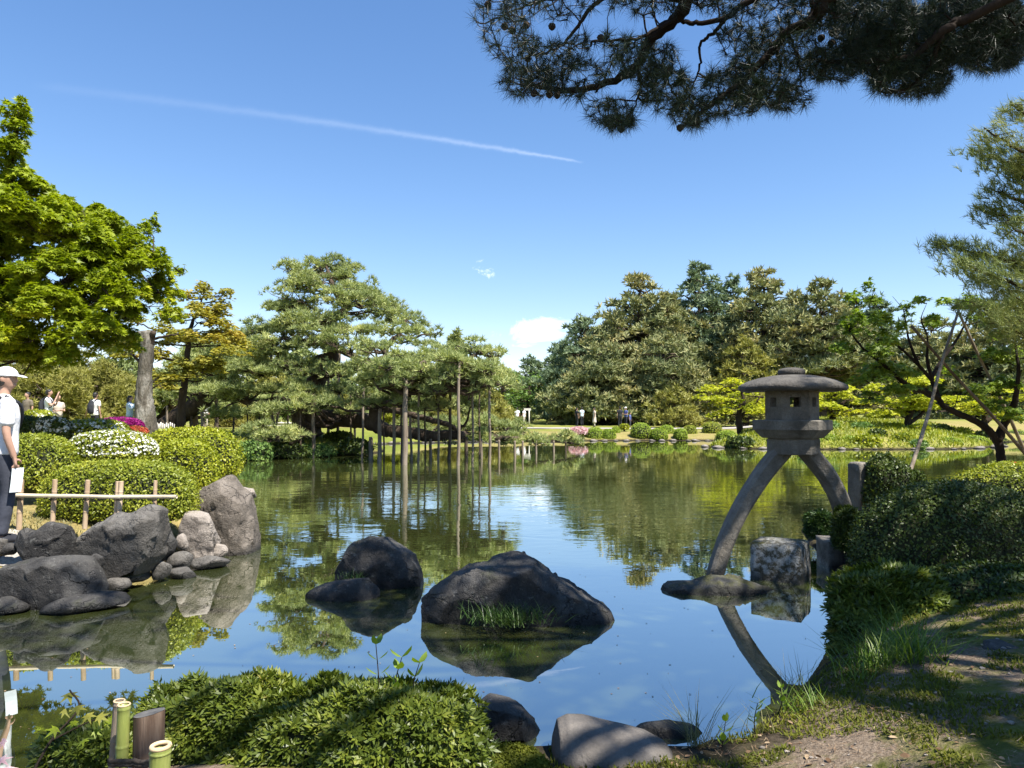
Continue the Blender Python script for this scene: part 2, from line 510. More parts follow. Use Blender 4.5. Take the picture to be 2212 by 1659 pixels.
M['flower_red'] = foliage('flower_red', [(0, (.35, .03, .03)), (.5, (.5, .10, .05)), (1, (.55, .2, .08))], .25, (1, .8, .8), .5, .2, .4, 3.0)
M['core'] = solid('core', [(.3, (.012, .014, .006)), (.7, (.03, .035, .012))], 6, 3, .95)
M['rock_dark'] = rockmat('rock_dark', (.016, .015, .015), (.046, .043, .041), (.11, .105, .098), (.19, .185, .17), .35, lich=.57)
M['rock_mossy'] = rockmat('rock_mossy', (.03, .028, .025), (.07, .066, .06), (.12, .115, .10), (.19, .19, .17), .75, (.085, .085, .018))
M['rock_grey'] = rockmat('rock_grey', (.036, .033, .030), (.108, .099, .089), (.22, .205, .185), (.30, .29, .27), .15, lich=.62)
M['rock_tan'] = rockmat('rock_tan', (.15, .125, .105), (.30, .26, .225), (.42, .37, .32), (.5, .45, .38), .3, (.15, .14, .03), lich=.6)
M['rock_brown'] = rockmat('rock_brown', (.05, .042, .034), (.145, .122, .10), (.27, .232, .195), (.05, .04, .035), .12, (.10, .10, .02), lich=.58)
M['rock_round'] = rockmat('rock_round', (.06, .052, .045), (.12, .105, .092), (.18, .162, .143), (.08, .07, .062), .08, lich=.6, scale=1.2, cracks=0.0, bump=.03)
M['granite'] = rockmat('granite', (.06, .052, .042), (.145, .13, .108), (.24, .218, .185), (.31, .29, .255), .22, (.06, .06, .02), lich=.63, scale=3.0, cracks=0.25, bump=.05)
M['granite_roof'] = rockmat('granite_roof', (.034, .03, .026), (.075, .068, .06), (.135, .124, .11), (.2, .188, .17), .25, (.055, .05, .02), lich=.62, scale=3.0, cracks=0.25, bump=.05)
M['lichen_stone'] = rockmat('lichen_stone', (.05, .045, .03), (.10, .09, .06), (.17, .155, .115), (.5, .5, .48), .6, (.12, .11, .02), lich=.435)
M['bamboo_dry'] = solid('bamboo_dry', [(.3, (.30, .20, .12)), (.5, (.43, .31, .20)), (.7, (.55, .43, .30))], 3, 5, .55, .004, 30, .4, (3, 3, .6))
M['bamboo_rail'] = solid('bamboo_rail', [(.3, (.38, .32, .22)), (.5, (.55, .47, .34)), (.7, (.66, .59, .46))], 3, 5, .5, .004, 30, .4, (.5, 3, 3))
M['bamboo_green'] = solid('bamboo_green', [(.3, (.12, .14, .035)), (.5, (.21, .24, .06)), (.7, (.31, .31, .11))], 5, 5, .38, .002, 40, .45, (3, 3, .5), speck=((.10, .09, .04), 3, .6, .15))
M['bamboo_cut'] = solid('bamboo_cut', [(.3, (.42, .30, .17)), (.7, (.68, .53, .33))], 30, 4, .7, .002, 60)
M['log'] = solid('log', [(.3, (.055, .035, .024)), (.5, (.13, .085, .06)), (.7, (.24, .175, .13))], 4, 7, .9, .006, 30, .2, (5, 5, .5))
M['log_top'] = solid('log_top', [(.3, (.05, .05, .05)), (.7, (.17, .16, .15))], 18, 5, .6, .004, 30)
M['rope'] = solid('rope', [(.3, (.015, .012, .01)), (.7, (.06, .045, .035))], 40, 4, .95, .004, 80)
M['skin'] = solid('skin', [(.3, (.36, .21, .15)), (.7, (.47, .29, .21))], 8, 3, .55, 0, 1, .3)
M['hair'] = solid('hair', [(.3, (.008, .007, .007)), (.7, (.03, .025, .022))], 30, 3, .5, .004, 60, .4)
M['cloth_white'] = solid('cloth_white', [(.3, (.68, .68, .70)), (.7, (.8, .8, .81))], 5, 3, .9, .012, 9)
M['cloth_paleblue'] = solid('cloth_paleblue', [(.3, (.40, .52, .62)), (.7, (.60, .70, .78))], 5, 3, .9, .01, 9)
M['cloth_brown'] = solid('cloth_brown', [(.3, (.11, .09, .065)), (.7, (.18, .15, .11))], 5, 3, .9, .01, 9)
M['cloth_dark'] = solid('cloth_dark', [(.3, (.014, .015, .02)), (.7, (.035, .037, .046))], 6, 3, .9, .01, 9)
M['cloth_navy'] = solid('cloth_navy', [(.3, (.03, .033, .045)), (.7, (.06, .065, .085))], 6, 3, .9, .012, 9)
M['cloth_jeans'] = solid('cloth_jeans', [(.3, (.12, .18, .28)), (.7, (.25, .33, .45))], 6, 3, .9, .01, 9)
M['cloth_blue'] = solid('cloth_blue', [(.3, (.06, .08, .22)), (.7, (.12, .15, .35))], 6, 3, .9, .01, 9)
M['cloth_beige'] = solid('cloth_beige', [(.3, (.42, .36, .30)), (.7, (.58, .52, .45))], 6, 3, .9, .01, 9)
M['paper'] = solid('paper', [(.3, (.58, .64, .66)), (.7, (.72, .76, .78))], 12, 3, .6, speck=((.06, .08, .10), 9, .66, .03))
M['picket'] = solid('picket', [(.3, (.45, .42, .36)), (.7, (.66, .63, .56))], 6, 3, .8)
# ------------------------------------------------------------------ the pond's outline and the land round it
SHORE = np.array([
    (-14, 5.2), (-8, 6.2), (-6.2, 6.55), (-4.9, 7.05), (-4.5, 7.6), (-4.3, 8.4), (-4.05, 9.3), (-3.75, 9.9), (-4.0, 10.6), (-4.6, 12.3), (-5.9, 15.0),
    (-8.2, 19.5), (-10.3, 23.5), (-10.6, 27.2), (-8.6, 29.2), (-7.2, 30.2), (-6.2, 31.4), (-5.7, 33.4), (-7.2, 36.5), (-8.4, 39.8),
    (-5.8, 42.0), (-0.2, 43.6), (4.4, 44.8), (8.6, 45.0), (12.3, 45.0), (13.4, 43.2), (11.2, 40.2), (10.1, 37.3), (10.7, 36.1), (13.2, 34.9),
    (17.6, 34.7), (21.5, 35.2), (24.4, 36.6), (26.5, 39.5), (30, 43.5), (40, 45), (60, 44), (60, 12), (30, 13.2), (14, 14.3), (8.3, 14.4), (5.9, 13.3),
    (4.6, 11.6), (4.15, 10.2), (3.95, 9.2), (3.72, 8.3), (3.5, 7.4), (3.22, 6.6), (2.72, 5.8), (2.28, 5.25), (1.92, 4.86), (1.58, 4.45), (1.33, 4.2),
    (1.0, 4.07), (.55, 4.12), (.2, 4.08), (-.3, 4.2), (-1.1, 4.28), (-1.9, 4.15), (-2.2, 3.8), (-2.32, 3.4), (-2.7, 2.9), (-3.6, 2.3), (-8, 1.6), (-14, 1.8)], float)


def shore_dist(x, y):
    """signed distance to the pond's edge, positive on land"""
    p = np.stack([x, y], -1)
    best = np.full(x.shape, 1e9)
    inside = np.zeros(x.shape, bool)
    n = len(SHORE)
    for i in range(n):
        a, b = SHORE[i], SHORE[(i + 1) % n]
        ab = b - a
        t = np.clip(((p - a) @ ab) / (ab @ ab), 0, 1)
        d = np.linalg.norm(p - a - t[..., None] * ab, axis=-1)
        best = np.minimum(best, d)
        c = (a[1] > y) != (b[1] > y)
        with np.errstate(divide='ignore', invalid='ignore'):
            xs = a[0] + (y - a[1]) / (b[1] - a[1] if b[1] != a[1] else 1e-9) * ab[0]
        inside ^= c & (x < xs)
    return np.where(inside, -best, best)


def sstep(a, b, x):
    t = np.clip((x - a) / (b - a), 0, 1)
    return t * t * (3 - 2 * t)


def height(x, y):
    x = np.asarray(x, float)
    y = np.asarray(y, float)
    d = shore_dist(x, y)
    d = d + 0.10 * fbm(np.stack([x * 1.7, y * 1.7, 0 * x], -1), 3, 5) * sstep(30, 8, y)
    near_l = sstep(-1.5, -3.0, x) * sstep(5.5, 6.5, y) * sstep(26, 15, y)        # left bank with the path
    pine_l = sstep(-4.0, -7.0, x) * sstep(15, 27, y)
    isle = sstep(8.5, 13.0, x - .95 * np.clip(y - 38.5, 0, 9)) * sstep(30, 35, y) * sstep(62, 52, y)
    Hn = np.clip(.46 - .075 * (y - 2.8), .2, .6) + 0.03 * np.clip(x - 1.4, 0, 3.5)
    Hn = Hn * (1 - .5 * sstep(-.6, .2, x) * sstep(1.9, 1.1, x) * sstep(2.2, 3.4, y))
    Hf = 0.50 + 0.0 * x
    w_near = sstep(20, 14, y)
    Hh = Hn * w_near + Hf * (1 - w_near)
    Hh = Hh * (1 - near_l) + (0.60 + 0.05 * np.clip(y - 9.5, 0, 8)) * near_l
    Hh = Hh * (1 - pine_l) + 0.85 * pine_l
    Hh = Hh * (1 - isle) + 1.45 * isle
    Ls = (0.55 + .75 * sstep(2.4, 1.2, x)) * w_near + 2.0 * (1 - w_near)
    Ls = Ls * (1 - near_l) + .5 * near_l
    Ls = Ls * (1 - pine_l) + 1.3 * pine_l
    Ls = Ls * (1 - isle) + 4.0 * isle
    bumps = 0.035 * fbm(np.stack([x * 2.1, y * 2.1, 0 * x + 3], -1), 3, 9) * sstep(0, .6, d) * (1 - near_l * sstep(7.6, 7.2, y))
    zl = Hh * (1 - np.exp(-np.maximum(d, 0) / Ls)) + bumps
    zw = -0.9 * (1 - np.exp(np.minimum(d, 0) / .8))
    return np.where(d > 0, zl + 0.015, zw)


def gz(x, y):
    return float(height(np.array([x]), np.array([y]))[0])


def axis(lo, hi, step, a, b, growth):
    c = list(np.arange(lo, hi, step))
    up, s_ = [c[-1]], step
    while up[-1] < b:
        s_ *= growth
        up.append(up[-1] + s_)
    dn, s_ = [c[0]], step
    while dn[-1] > a:
        s_ *= growth
        dn.append(dn[-1] - s_)
    return np.array(dn[:0:-1] + c + up[1:])


xs_, ys_ = axis(-5.5, 5.0, .105, -700, 700, 1.10), axis(2.0, 10.0, .10, -60, 900, 1.06)
gx, gy = np.meshgrid(xs_, ys_)
gzv = height(gx, gy)
ny_, nx_ = gx.shape
i_ = (np.arange(ny_ - 1)[:, None] * nx_ + np.arange(nx_ - 1)[None])
gg = Geo()
gg.add(np.stack([gx, gy, gzv], -1), np.stack([i_, i_ + 1, i_ + nx_ + 1, i_ + nx_], -1).reshape(-1, 4))


def ground_material():
    m_, N = material('ground_moss')
    geo = N.n('ShaderNodeNewGeometry')
    pos = geo.outputs['Position']
    sepn = N.n('ShaderNodeSeparateXYZ', {0: pos})
    y = sepn.outputs[1]
    n1 = N.noise(pos, 1.3, 6.0, .65)
    n2 = N.noise(pos, 9.0, 6.0, .7)
    n3 = N.noise(pos, 60.0, 4.0, .7)
    moss = N.ramp(n2, [(.3, (.055, .065, .012)), (.55, (.115, .12, .02)), (.75, (.19, .175, .035))])
    dirt = N.ramp(n3, [(.3, (.09, .065, .045)), (.55, (.21, .16, .115)), (.75, (.36, .295, .225))])
    near = N.mix(N.ramp(N.m('ADD', n1, N.m('MULTIPLY', N.m('SUBTRACT', n2, .5), .35)), [(.42, 0), (.54, 1)]), moss, dirt)
    gold = N.ramp(n2, [(.3, (.16, .125, .045)), (.55, (.29, .23, .09)), (.75, (.38, .31, .15))])
    lawn = N.ramp(N.m('ADD', N.m('MULTIPLY', N.noise(pos, .35, 4.0, .6), .7), N.m('MULTIPLY', n3, .3)), [(.35, (.11, .14, .02)), (.5, (.19, .20, .04)), (.68, (.30, .25, .09))])
    c = N.mix(N.ramp(N.m('MULTIPLY', y, .1), [(.6, 0), (.68, 1)]), near, gold)
    c = N.mix(N.ramp(N.m('MULTIPLY', y, .04), [(.5, 0), (.7, 1)]), c, lawn)
    shore = N.m('MULTIPLY', N.ramp(N.m('MULTIPLY', y, .01), [(.44, 0), (.447, 1), (.485, 1), (.51, 0)]), N.ramp(n1, [(.35, .35), (.6, 1)]))
    c = N.mix(shore, c, gold)
    z = sepn.outputs[2]
    c = N.mix(N.ramp(N.m('ADD', z, N.m('MULTIPLY', n2, .08)), [(.07, 1), (.17, 0)]), c, (.028, .022, .013))
    bp = N.n('ShaderNodeBump', {'Strength': .8, 'Distance': .03, 'Height': N.m('ADD', n2, N.m('MULTIPLY', n3, .5))}).outputs[0]
    p = N.n('ShaderNodeBsdfPrincipled', {'Base Color': c, 'Roughness': .95, 'Specular IOR Level': .15, 'Normal': bp})
    return finish(N, p.outputs[0], m_)


ground = obj('ground', gg, ground_material())
tag(ground, 'mossy earth banks and lawns round the pond', None, kind='structure')


def water_material():
    m_, N = material('pond_water')
    pos = N.n('ShaderNodeNewGeometry').outputs['Position']
    sp = N.n('ShaderNodeSeparateXYZ', {0: pos})
    y = N.m('MULTIPLY', sp.outputs[1], .02)
    patch = N.noise(N.n('ShaderNodeMapping', {'Vector': pos, 'Scale': (.10, .22, 1)}).outputs[0], 1.0, 3.0, .6)
    breeze = N.ramp(y, [(.10, .02), (.16, .05), (.20, .22), (.27, .42), (.42, .32), (.55, .10), (.8, .07)])
    amp = N.m('MULTIPLY', breeze, N.ramp(patch, [(.36, .25), (.62, 1.0)]))
    st = N.n('ShaderNodeMapping', {'Vector': pos, 'Scale': (.55, 1.0, 1)}).outputs[0]
    w1 = N.noise(st, 2.2, 3.0, .55, .4)
    w2 = N.noise(st, 7.5, 2.0, .5, .3)
    w3 = N.noise(pos, .5, 2.0, .5)
    hgt = N.m('ADD', N.m('MULTIPLY', N.m('ADD', w1, N.m('MULTIPLY', w2, .22)), amp), N.m('MULTIPLY', w3, .12))
    bp = N.n('ShaderNodeBump', {'Strength': 1.0, 'Distance': .022, 'Height': hgt}).outputs[0]
    lw = N.n('ShaderNodeLayerWeight', {'Blend': .5, 'Normal': bp}).outputs['Facing']
    refl = N.ramp(lw, [(.35, .38), (.62, .62), (.8, .78), (.93, .86), (1.0, .93)])
    silt = N.noise(pos, .8, 5.0, .6)
    deep = N.ramp(silt, [(.35, (.045, .057, .016)), (.65, (.068, .08, .022))])
    df = N.n('ShaderNodeBsdfDiffuse', {'Color': deep})
    gl = N.n('ShaderNodeBsdfGlossy', {'Color': (.93, .95, .93), 'Roughness': .012, 'Normal': bp})
    mx = N.n('ShaderNodeMixShader', {0: refl, 1: df.outputs[0], 2: gl.outputs[0]})
    return finish(N, mx.outputs[0], m_)


wg = Geo()
wx, wy = np.meshgrid(np.linspace(-16, 62, 14), np.linspace(0.8, 47, 12))
iw = (np.arange(11)[:, None] * 14 + np.arange(13)[None])
wg.add(np.stack([wx, wy, 0 * wx], -1), np.stack([iw, iw + 1, iw + 15, iw + 14], -1).reshape(-1, 4))
water = obj('pond_water', wg, water_material())
tag(water, 'still green pond mirroring the sky and the pines', None, kind='structure')


def strip(name, pts, w, mat, lift, label):
    p = spline(pts, 8)
    n = len(p)
    t = unit(np.gradient(p, axis=0))
    nrm = np.stack([-t[:, 1], t[:, 0]], -1)
    ww = np.interp(np.linspace(0, 1, n), np.linspace(0, 1, len(w)), w)
    k = 7
    s_ = np.linspace(-1, 1, k)
    xy = p[:, None, :2] + nrm[:, None] * (s_[None, :, None] * ww[:, None, None] * .5)
    z = height(xy[..., 0], xy[..., 1]) + lift
    i = np.arange(n - 1)[:, None] * k + np.arange(k - 1)[None]
    g = Geo()
    g.add(np.concatenate([xy, z[..., None]], -1), np.stack([i, i + 1, i + k + 1, i + k], -1).reshape(-1, 4))
    return tag(obj(name, g, mat), label, kind='structure')


M['gravel'] = solid('gravel', [(.3, (.24, .215, .19)), (.5, (.36, .33, .29)), (.7, (.48, .45, .40))], 25, 6, .95, .012, 90, .2)
strip('gravel_path', [(-9, 7.35), (-6.5, 7.62), (-5.2, 7.66), (-4.4, 7.82)], [.75, .75, .7, .35], M['gravel'], .012, 'pale gravel path behind the shore boulders')
strip('far_path', [(-14, 60), (-4, 58.5), (6, 56.5), (14, 56), (24, 58)], [4, 4, 4, 4], M['gravel'], .03, 'pale garden path along the far lawn')
# ------------------------------------------------------------------ stones
def stone_mat_obj(name, g, mat, loc, label, cat='rock', group=None, smooth=True):
    o = obj(name, g, mat, loc=loc, smooth=smooth)
    return tag(o, label, cat, group)


def facet(v, cells, seed, k):
    """flatten patches of a surface into planes, so that it breaks into faces like split stone"""
    r = np.random.default_rng(seed + 900)
    c = v[r.choice(len(v), cells, replace=False)]
    wv = v + .04 * np.stack([fbm(v * 5 + q * 9, 2, seed + q) for q in range(3)], -1)
    cid = np.argmin(((wv[:, None] - c[None]) ** 2).sum(-1), 1)
    out = v.copy()
    for q in range(cells):
        m_ = cid == q
        if m_.sum() < 6:
            continue
        p = v[m_]
        mu = p.mean(0)
        _, _, vt = np.linalg.svd(p - mu, full_matrices=False)
        n = vt[2]
        out[m_] = p - k * ((p - mu) @ n)[:, None] * n
    return out


def profile_rock(name, outline, Y, depth, mat, label, seed=1, base=-0.15, rough=.05, ns=112, nt=60, power=2.4, lean=0.0, cat='rock', fine=.5, cuts=7, cells=46):
    """a boulder whose skyline follows an outline measured in the photograph, rounded off front and back"""
    pts = np.array([P(u, v, Y) for u, v in outline])
    x, z = pts[:, 0], pts[:, 2]
    s_ = np.linspace(0, 1, ns)
    L_ = np.concatenate(([0], np.cumsum(np.hypot(np.diff(x), np.diff(z)))))
    L_ /= L_[-1]
    xx, zz = np.interp(s_, L_, x), np.interp(s_, L_, z)
    ph = np.linspace(-math.pi / 2, math.pi / 2, nt)
    t = np.sin(ph)
    arch = np.abs(np.cos(ph)) ** (2 / power)
    side = np.sign(t) * np.abs(t) ** (2 / power)
    w = depth * np.clip(np.sin(np.pi * np.clip(s_, .02, .98)), .05, 1) ** .55
    X = np.repeat(xx[:, None], nt, 1)
    Yg = Y + side[None] * w[:, None]
    Z = base + (zz[:, None] - base) * arch[None]
    Yg = Yg + lean * (Z - base)
    v = np.stack([X, Yg, Z], -1)
    d = np.stack([fbm(v * 2.2 + 5.1 * seed, 4, seed), fbm(v * 2.2 + 9, 4, seed + 20), fbm(v * 2.2 + 3, 4, seed + 40)], -1)
    rid = 1 - np.abs(fbm(v * 4.0 + seed, 4, seed + 7)) * 2.2
    rr_ = np.random.default_rng(seed)
    cen = np.array((xx.mean(), Y, base + (zz.max() - base) * .3))
    ext = np.array((np.ptp(xx) / 2, depth, (zz.max() - base) * .7))
    for _ in range(cuts):                                   # flat breaks, as split stone has
        nn = unit(rr_.normal(size=3) * (.28, 1.0, .12) + (0, -.6, .0))
        sup = ((v - cen) @ nn)
        hh = np.quantile(sup, rr_.uniform(.80, .95))
        v = v - (np.maximum(0, sup - hh) * .85)[..., None] * nn
    if cells:
        v = facet(v.reshape(-1, 3), cells, seed, .75).reshape(v.shape)
    v = v + d * rough * .8 + (rid * rough * fine)[..., None] * np.array((0, -.3, .5))
    i = np.arange(ns - 1)[:, None] * nt + np.arange(nt - 1)[None]
    g = Geo()
    g.add(v, np.stack([i, i + nt, i + nt + 1, i + 1], -1).reshape(-1, 4), np.arange(nt)[None], (np.arange(nt)[::-1] + (ns - 1) * nt)[None])
    c = v.reshape(-1, 3)
    return stone_mat_obj(name, g, mat, (c[:, 0].mean(), c[:, 1].mean(), max(base, c[:, 2].min())), label, cat)


_ico = {}


def ico(sub):
    if sub not in _ico:
        bm = bmesh.new()
        bmesh.ops.create_icosphere(bm, subdivisions=sub, radius=1.0)
        bm.verts.ensure_lookup_table()
        _ico[sub] = (np.array([v.co[:] for v in bm.verts]), np.array([[v.index for v in f.verts] for f in bm.faces]))
        bm.free()
    return _ico[sub]


def stone_shape(size, seed, sub=4, rough=.08, planes=16, p=22.0, rot=0.0):
    r = np.random.default_rng(seed)
    D, F = ico(sub)
    n = unit(r.normal(size=(planes, 3)))
    h = r.uniform(.62, 1.0, planes)
    s_ = (np.maximum(D @ n.T, 0) / h) ** p
    rr = (s_.sum(1) + .9 ** p) ** (-1 / p)
    v = D * rr[:, None]
    v = v * (1 + rough * fbm(D * 2.2 + seed, 4, seed))[:, None]
    if sub >= 3:
        v = facet(v, 34, seed, .7)
    v = v * np.asarray(size)
    c, s2 = math.cos(rot), math.sin(rot)
    v = np.stack([v[:, 0] * c - v[:, 1] * s2, v[:, 0] * s2 + v[:, 1] * c, v[:, 2]], -1)
    return v, F


def boulder(name, u0, u1, v0, v1, Y, mat, label, seed, depth=.8, sub=4, rough=.1, cat='rock', p=20.0, rot=0.0, dz=0.0):
    """a rounded stone filling the picture box u0..u1, v0..v1 at Y metres"""
    a, b = P(u0, v1, Y), P(u1, v0, Y)
    c = (a + b) / 2
    sx, sz = (b[0] - a[0]) / 2, (b[2] - a[2]) / 2
    v, F = stone_shape((sx * 1.08, sx * depth * 1.08, sz * 1.12), seed, sub, rough, p=p, rot=rot)
    g = Geo()
    g.add(v + c + (0, 0, dz), F)
    return stone_mat_obj(name, g, mat, (c[0], c[1], a[2]), label, cat)


profile_rock('pond_rock', [(912, 1330), (918, 1296), (942, 1258), (962, 1250), (985, 1243), (1000, 1224), (1020, 1218), (1034, 1226), (1052, 1216), (1070, 1199), (1110, 1193),
                           (1140, 1203), (1165, 1222), (1186, 1236), (1206, 1258), (1232, 1262), (1262, 1284), (1300, 1306), (1322, 1328), (1332, 1352)],
             6.55, .50, M['rock_dark'], 'large dark peaked rock with a grass tuft standing in the pond', 3, rough=.035)
g_ = profile_rock('pond_rock', [(722, 1262), (730, 1218), (748, 1190), (770, 1168), (800, 1158), (832, 1160), (862, 1176), (893, 1200), (908, 1228), (912, 1262)],
                  7.75, .34, M['rock_dark'], 'dark rounded rock left of the peaked one in the pond', 8, rough=.04, base=-.2)
boulder('pond_rock', 676, 842, 1256, 1326, 7.25, M['rock_dark'], 'low flat dark slab in front of the rounded pond rock', 21, .55, 4, .12)
profile_rock('pond_rock', [(1422, 1290), (1436, 1264), (1470, 1256), (1500, 1262), (1540, 1246), (1590, 1250), (1640, 1266), (1668, 1284), (1682, 1300)],
             7.55, .42, M['rock_mossy'], 'flat mossy rock in the water before the lantern foot', 11, rough=.03, base=-.2)
# the shore boulders on the left
L_ = 'on the left shore'
profile_rock('shore_boulder', [(-60, 1262), (-30, 1236), (20, 1228), (33, 1220), (104, 1208), (167, 1203), (190, 1217), (208, 1237), (216, 1268), (222, 1290)],
             7.0, .36, M['rock_dark'], 'wide flat-topped dark boulder at the water by the path', 31, rough=.03, power=3.4)
profile_rock('shore_boulder', [(36, 1196), (38, 1168), (46, 1150), (62, 1145), (78, 1152), (88, 1146), (98, 1134), (125, 1131), (146, 1139), (150, 1165), (147, 1196)],
             7.35, .24, M['rock_dark'], 'dark two-humped boulder beside the path', 33, base=.28, rough=.035)
profile_rock('shore_boulder', [(148, 1190), (156, 1164), (202, 1136), (244, 1111), (268, 1114), (300, 1101), (327, 1092), (339, 1104), (338, 1128), (332, 1172), (320, 1222)],
             7.55, .34, M['rock_grey'], 'big slanted grey boulder with a pointed raised end', 37, base=.0, rough=.03, power=3.0, lean=.12)
boulder('shore_boulder', 318, 390, 1140, 1208, 8.25, M['rock_dark'], 'dark round boulder right of the slanted grey one', 41, .9)
boulder('shore_boulder', 306, 350, 1170, 1226, 7.95, M['rock_grey'], 'upright grey stone leaning below the slanted boulder', 43, .8)
profile_rock('shore_boulder', [(392, 1212), (396, 1160), (402, 1122), (410, 1106), (436, 1103), (460, 1112), (474, 1124), (476, 1148), (462, 1176), (450, 1205)],
             8.9, .27, M['rock_tan'], 'sunlit beige boulder beside the tall brown rock', 47, base=-.1, rough=.03, power=3.0)
profile_rock('tall_rock', [(420, 1185), (424, 1110), (424, 1077), (440, 1053), (464, 1035), (494, 1028), (507, 1047), (533, 1086), (545, 1130), (549, 1166), (548, 1196)],
             9.55, .42, M['rock_brown'], 'tall brown wedge-shaped rock at the water below the azaleas', 51, base=-.2, rough=.03, power=3.2, lean=.1)
small = [
    (455, 497, 1172, 1206, 9.0, 'rock_tan', 'small beige stone at the foot of the tall brown rock'),
    (413, 490, 1200, 1228, 8.6, 'rock_grey', 'flat grey stone reaching into the water below the beige boulder'),
    (366, 425, 1226, 1252, 8.1, 'rock_grey', 'pale low stone at the waterline, farthest out of the shore stones'),
    (222, 282, 1243, 1284, 7.45, 'rock_grey', 'pale oval stone at the water right of the flat-topped boulder'),
    (246, 318, 1220, 1262, 7.75, 'rock_mossy', 'squat stone under the slanted grey boulder'),
    (322, 371, 1208, 1256, 7.9, 'rock_grey', 'blue-grey pebble-shaped stone among the shore stones'),
    (364, 416, 1194, 1232, 8.3, 'rock_grey', 'angular grey stone below the dark round boulder'),
    (298, 330, 1127, 1153, 7.95, 'rock_grey', 'little stone tucked behind the slanted boulder end'),
    (382, 408, 1152, 1188, 8.55, 'rock_tan', 'narrow beige stone between the dark round and sunlit boulders'),
    (-40, 14, 1158, 1200, 7.3, 'rock_grey', 'grey stone cut by the left picture edge by the path'),
    (6, 40, 1170, 1202, 7.35, 'rock_dark', 'small dark stone left of the two-humped boulder'),
    (100, 268, 1284, 1318, 6.85, 'rock_dark', 'long low slab awash in front of the flat-topped boulder'),
    (-30, 60, 1292, 1326, 6.75, 'rock_dark', 'dark slab awash at the left picture edge'),
    (505, 552, 1052, 1080, 10.4, 'rock_tan', 'mossy pale stone behind the tall brown rock'),
    (196, 226, 1196, 1230, 7.2, 'rock_dark', 'dark wedge between the flat-topped and slanted boulders'),
]
for i, (u0, u1, v0, v1, Yd, mt, lb) in enumerate(small):
    boulder('shore_stone', u0, u1, v0, v1, Yd, M[mt], lb, 60 + i, .85, 3, .12)
# the near bank
profile_rock('bank_rock', [(1008, 1590), (1022, 1545), (1040, 1520), (1062, 1511), (1090, 1518), (1125, 1535), (1150, 1562), (1172, 1600)],
             4.2, .22, M['rock_dark'], 'dark pointed rock right of the foreground shrub', 71, base=.0, rough=.02)
profile_rock('bank_rock', [(1188, 1660), (1196, 1600), (1206, 1566), (1228, 1556), (1262, 1559), (1330, 1578), (1400, 1592), (1440, 1612), (1462, 1640), (1468, 1670)],
             3.88, .27, M['rock_round'], 'smooth rounded pale boulder at the bottom of the view', 73, base=-.05, rough=.012, power=2.6, fine=.1, cuts=0, cells=0)
boulder('bank_rock', 1366, 1508, 1558, 1618, 4.25, M['rock_dark'], 'low dark flat stone behind the smooth pale boulder', 75, .6, 4, .1)
boulder('bank_rock', 2118, 2200, 1384, 1440, 4.7, M['rock_dark'], 'small dark stone half sunk in the mossy right bank', 77, .8, 3, .1)
boulder('bank_rock', 1868, 1904, 1438, 1472, 5.05, M['rock_tan'], 'little broken pale stone beside the grass clump', 78, .7, 3, .15)


# ------------------------------------------------------------------ the two-legged lantern
def prism(g, cx, cy, n, rings, rot=0.0, squash=1.0, cap=True):
    """rings: (z, radius) pairs; an n-sided turned body"""
    k = len(rings)
    an = np.arange(n) * 2 * math.pi / n + rot
    v = np.array([[(cx + r_ * math.cos(a), cy + r_ * math.sin(a) * squash, z) for a in an] for z, r_ in rings])
    i = np.arange(k - 1)[:, None] * n
    j = np.arange(n)[None]
    j2 = (j + 1) % n
    fs = [np.stack([i + j, i + j2, i + n + j2, i + n + j], -1).reshape(-1, 4)]
    if cap:
        fs += [np.arange(n)[::-1][None], (np.arange(n) + (k - 1) * n)[None]]
    g.add(v, *fs)


def bevel(o, w=.012, seg=2):
    b = o.modifiers.new('bevel', 'BEVEL')
    b.width = w
    b.segments = seg
    b.limit_method = 'ANGLE'
    b.angle_limit = rad(28)
    return o


LY = 8.35
lc = P(1711, 900, LY)
lx = lc[0]
zof = lambda v: P(1711, v, LY)[2]
wof = lambda px: px * LY / FPX
lan = empty('stone_lantern', (lx, LY, 0), 'dark stone lantern on two curved legs at the water edge', 'lantern')
g = Geo()
prism(g, lx, LY, 20, [(zof(812), wof(24)), (zof(808), wof(28)), (zof(802), wof(28.5)), (zof(797), wof(24)), (zof(794.5), wof(13))])
obj('finial', g, M['granite_roof'], lan)
g = Geo()
ROT6 = rad(17)
n_r = 48
rings = [(844.5, 20), (845, 60), (846, 100), (845, 113), (840, 116.5), (835, 115.5), (830, 107), (823, 92), (816.5, 70), (812, 45), (809.5, 22), (808.5, 8)]
vv = []
for v_, r_ in rings:
    row = []
    for k in range(n_r):
        a = 2 * math.pi * k / n_r
        h6 = math.cos(math.pi / 6) / math.cos(((a - ROT6) % (math.pi / 3)) - math.pi / 6)
        rr = wof(r_) * (0.35 * h6 + .65 * (1.0 + .0)) * (1.0)
        cor = (h6 - .933) * 10 * max(0, (r_ - 60) / 60)
        row.append((lx + rr * math.cos(a), LY + rr * math.sin(a), zof(v_) - .012 * cor))
    vv.append(row)
k = len(rings)
i = np.arange(k - 1)[:, None] * n_r
j = np.arange(n_r)[None]
g.add(vv, np.stack([i + j, i + (j + 1) % n_r, i + n_r + (j + 1) % n_r, i + n_r + j], -1).reshape(-1, 4), np.arange(n_r)[::-1][None], (np.arange(n_r) + (k - 1) * n_r)[None])
obj('roof', g, M['granite_roof'], lan)


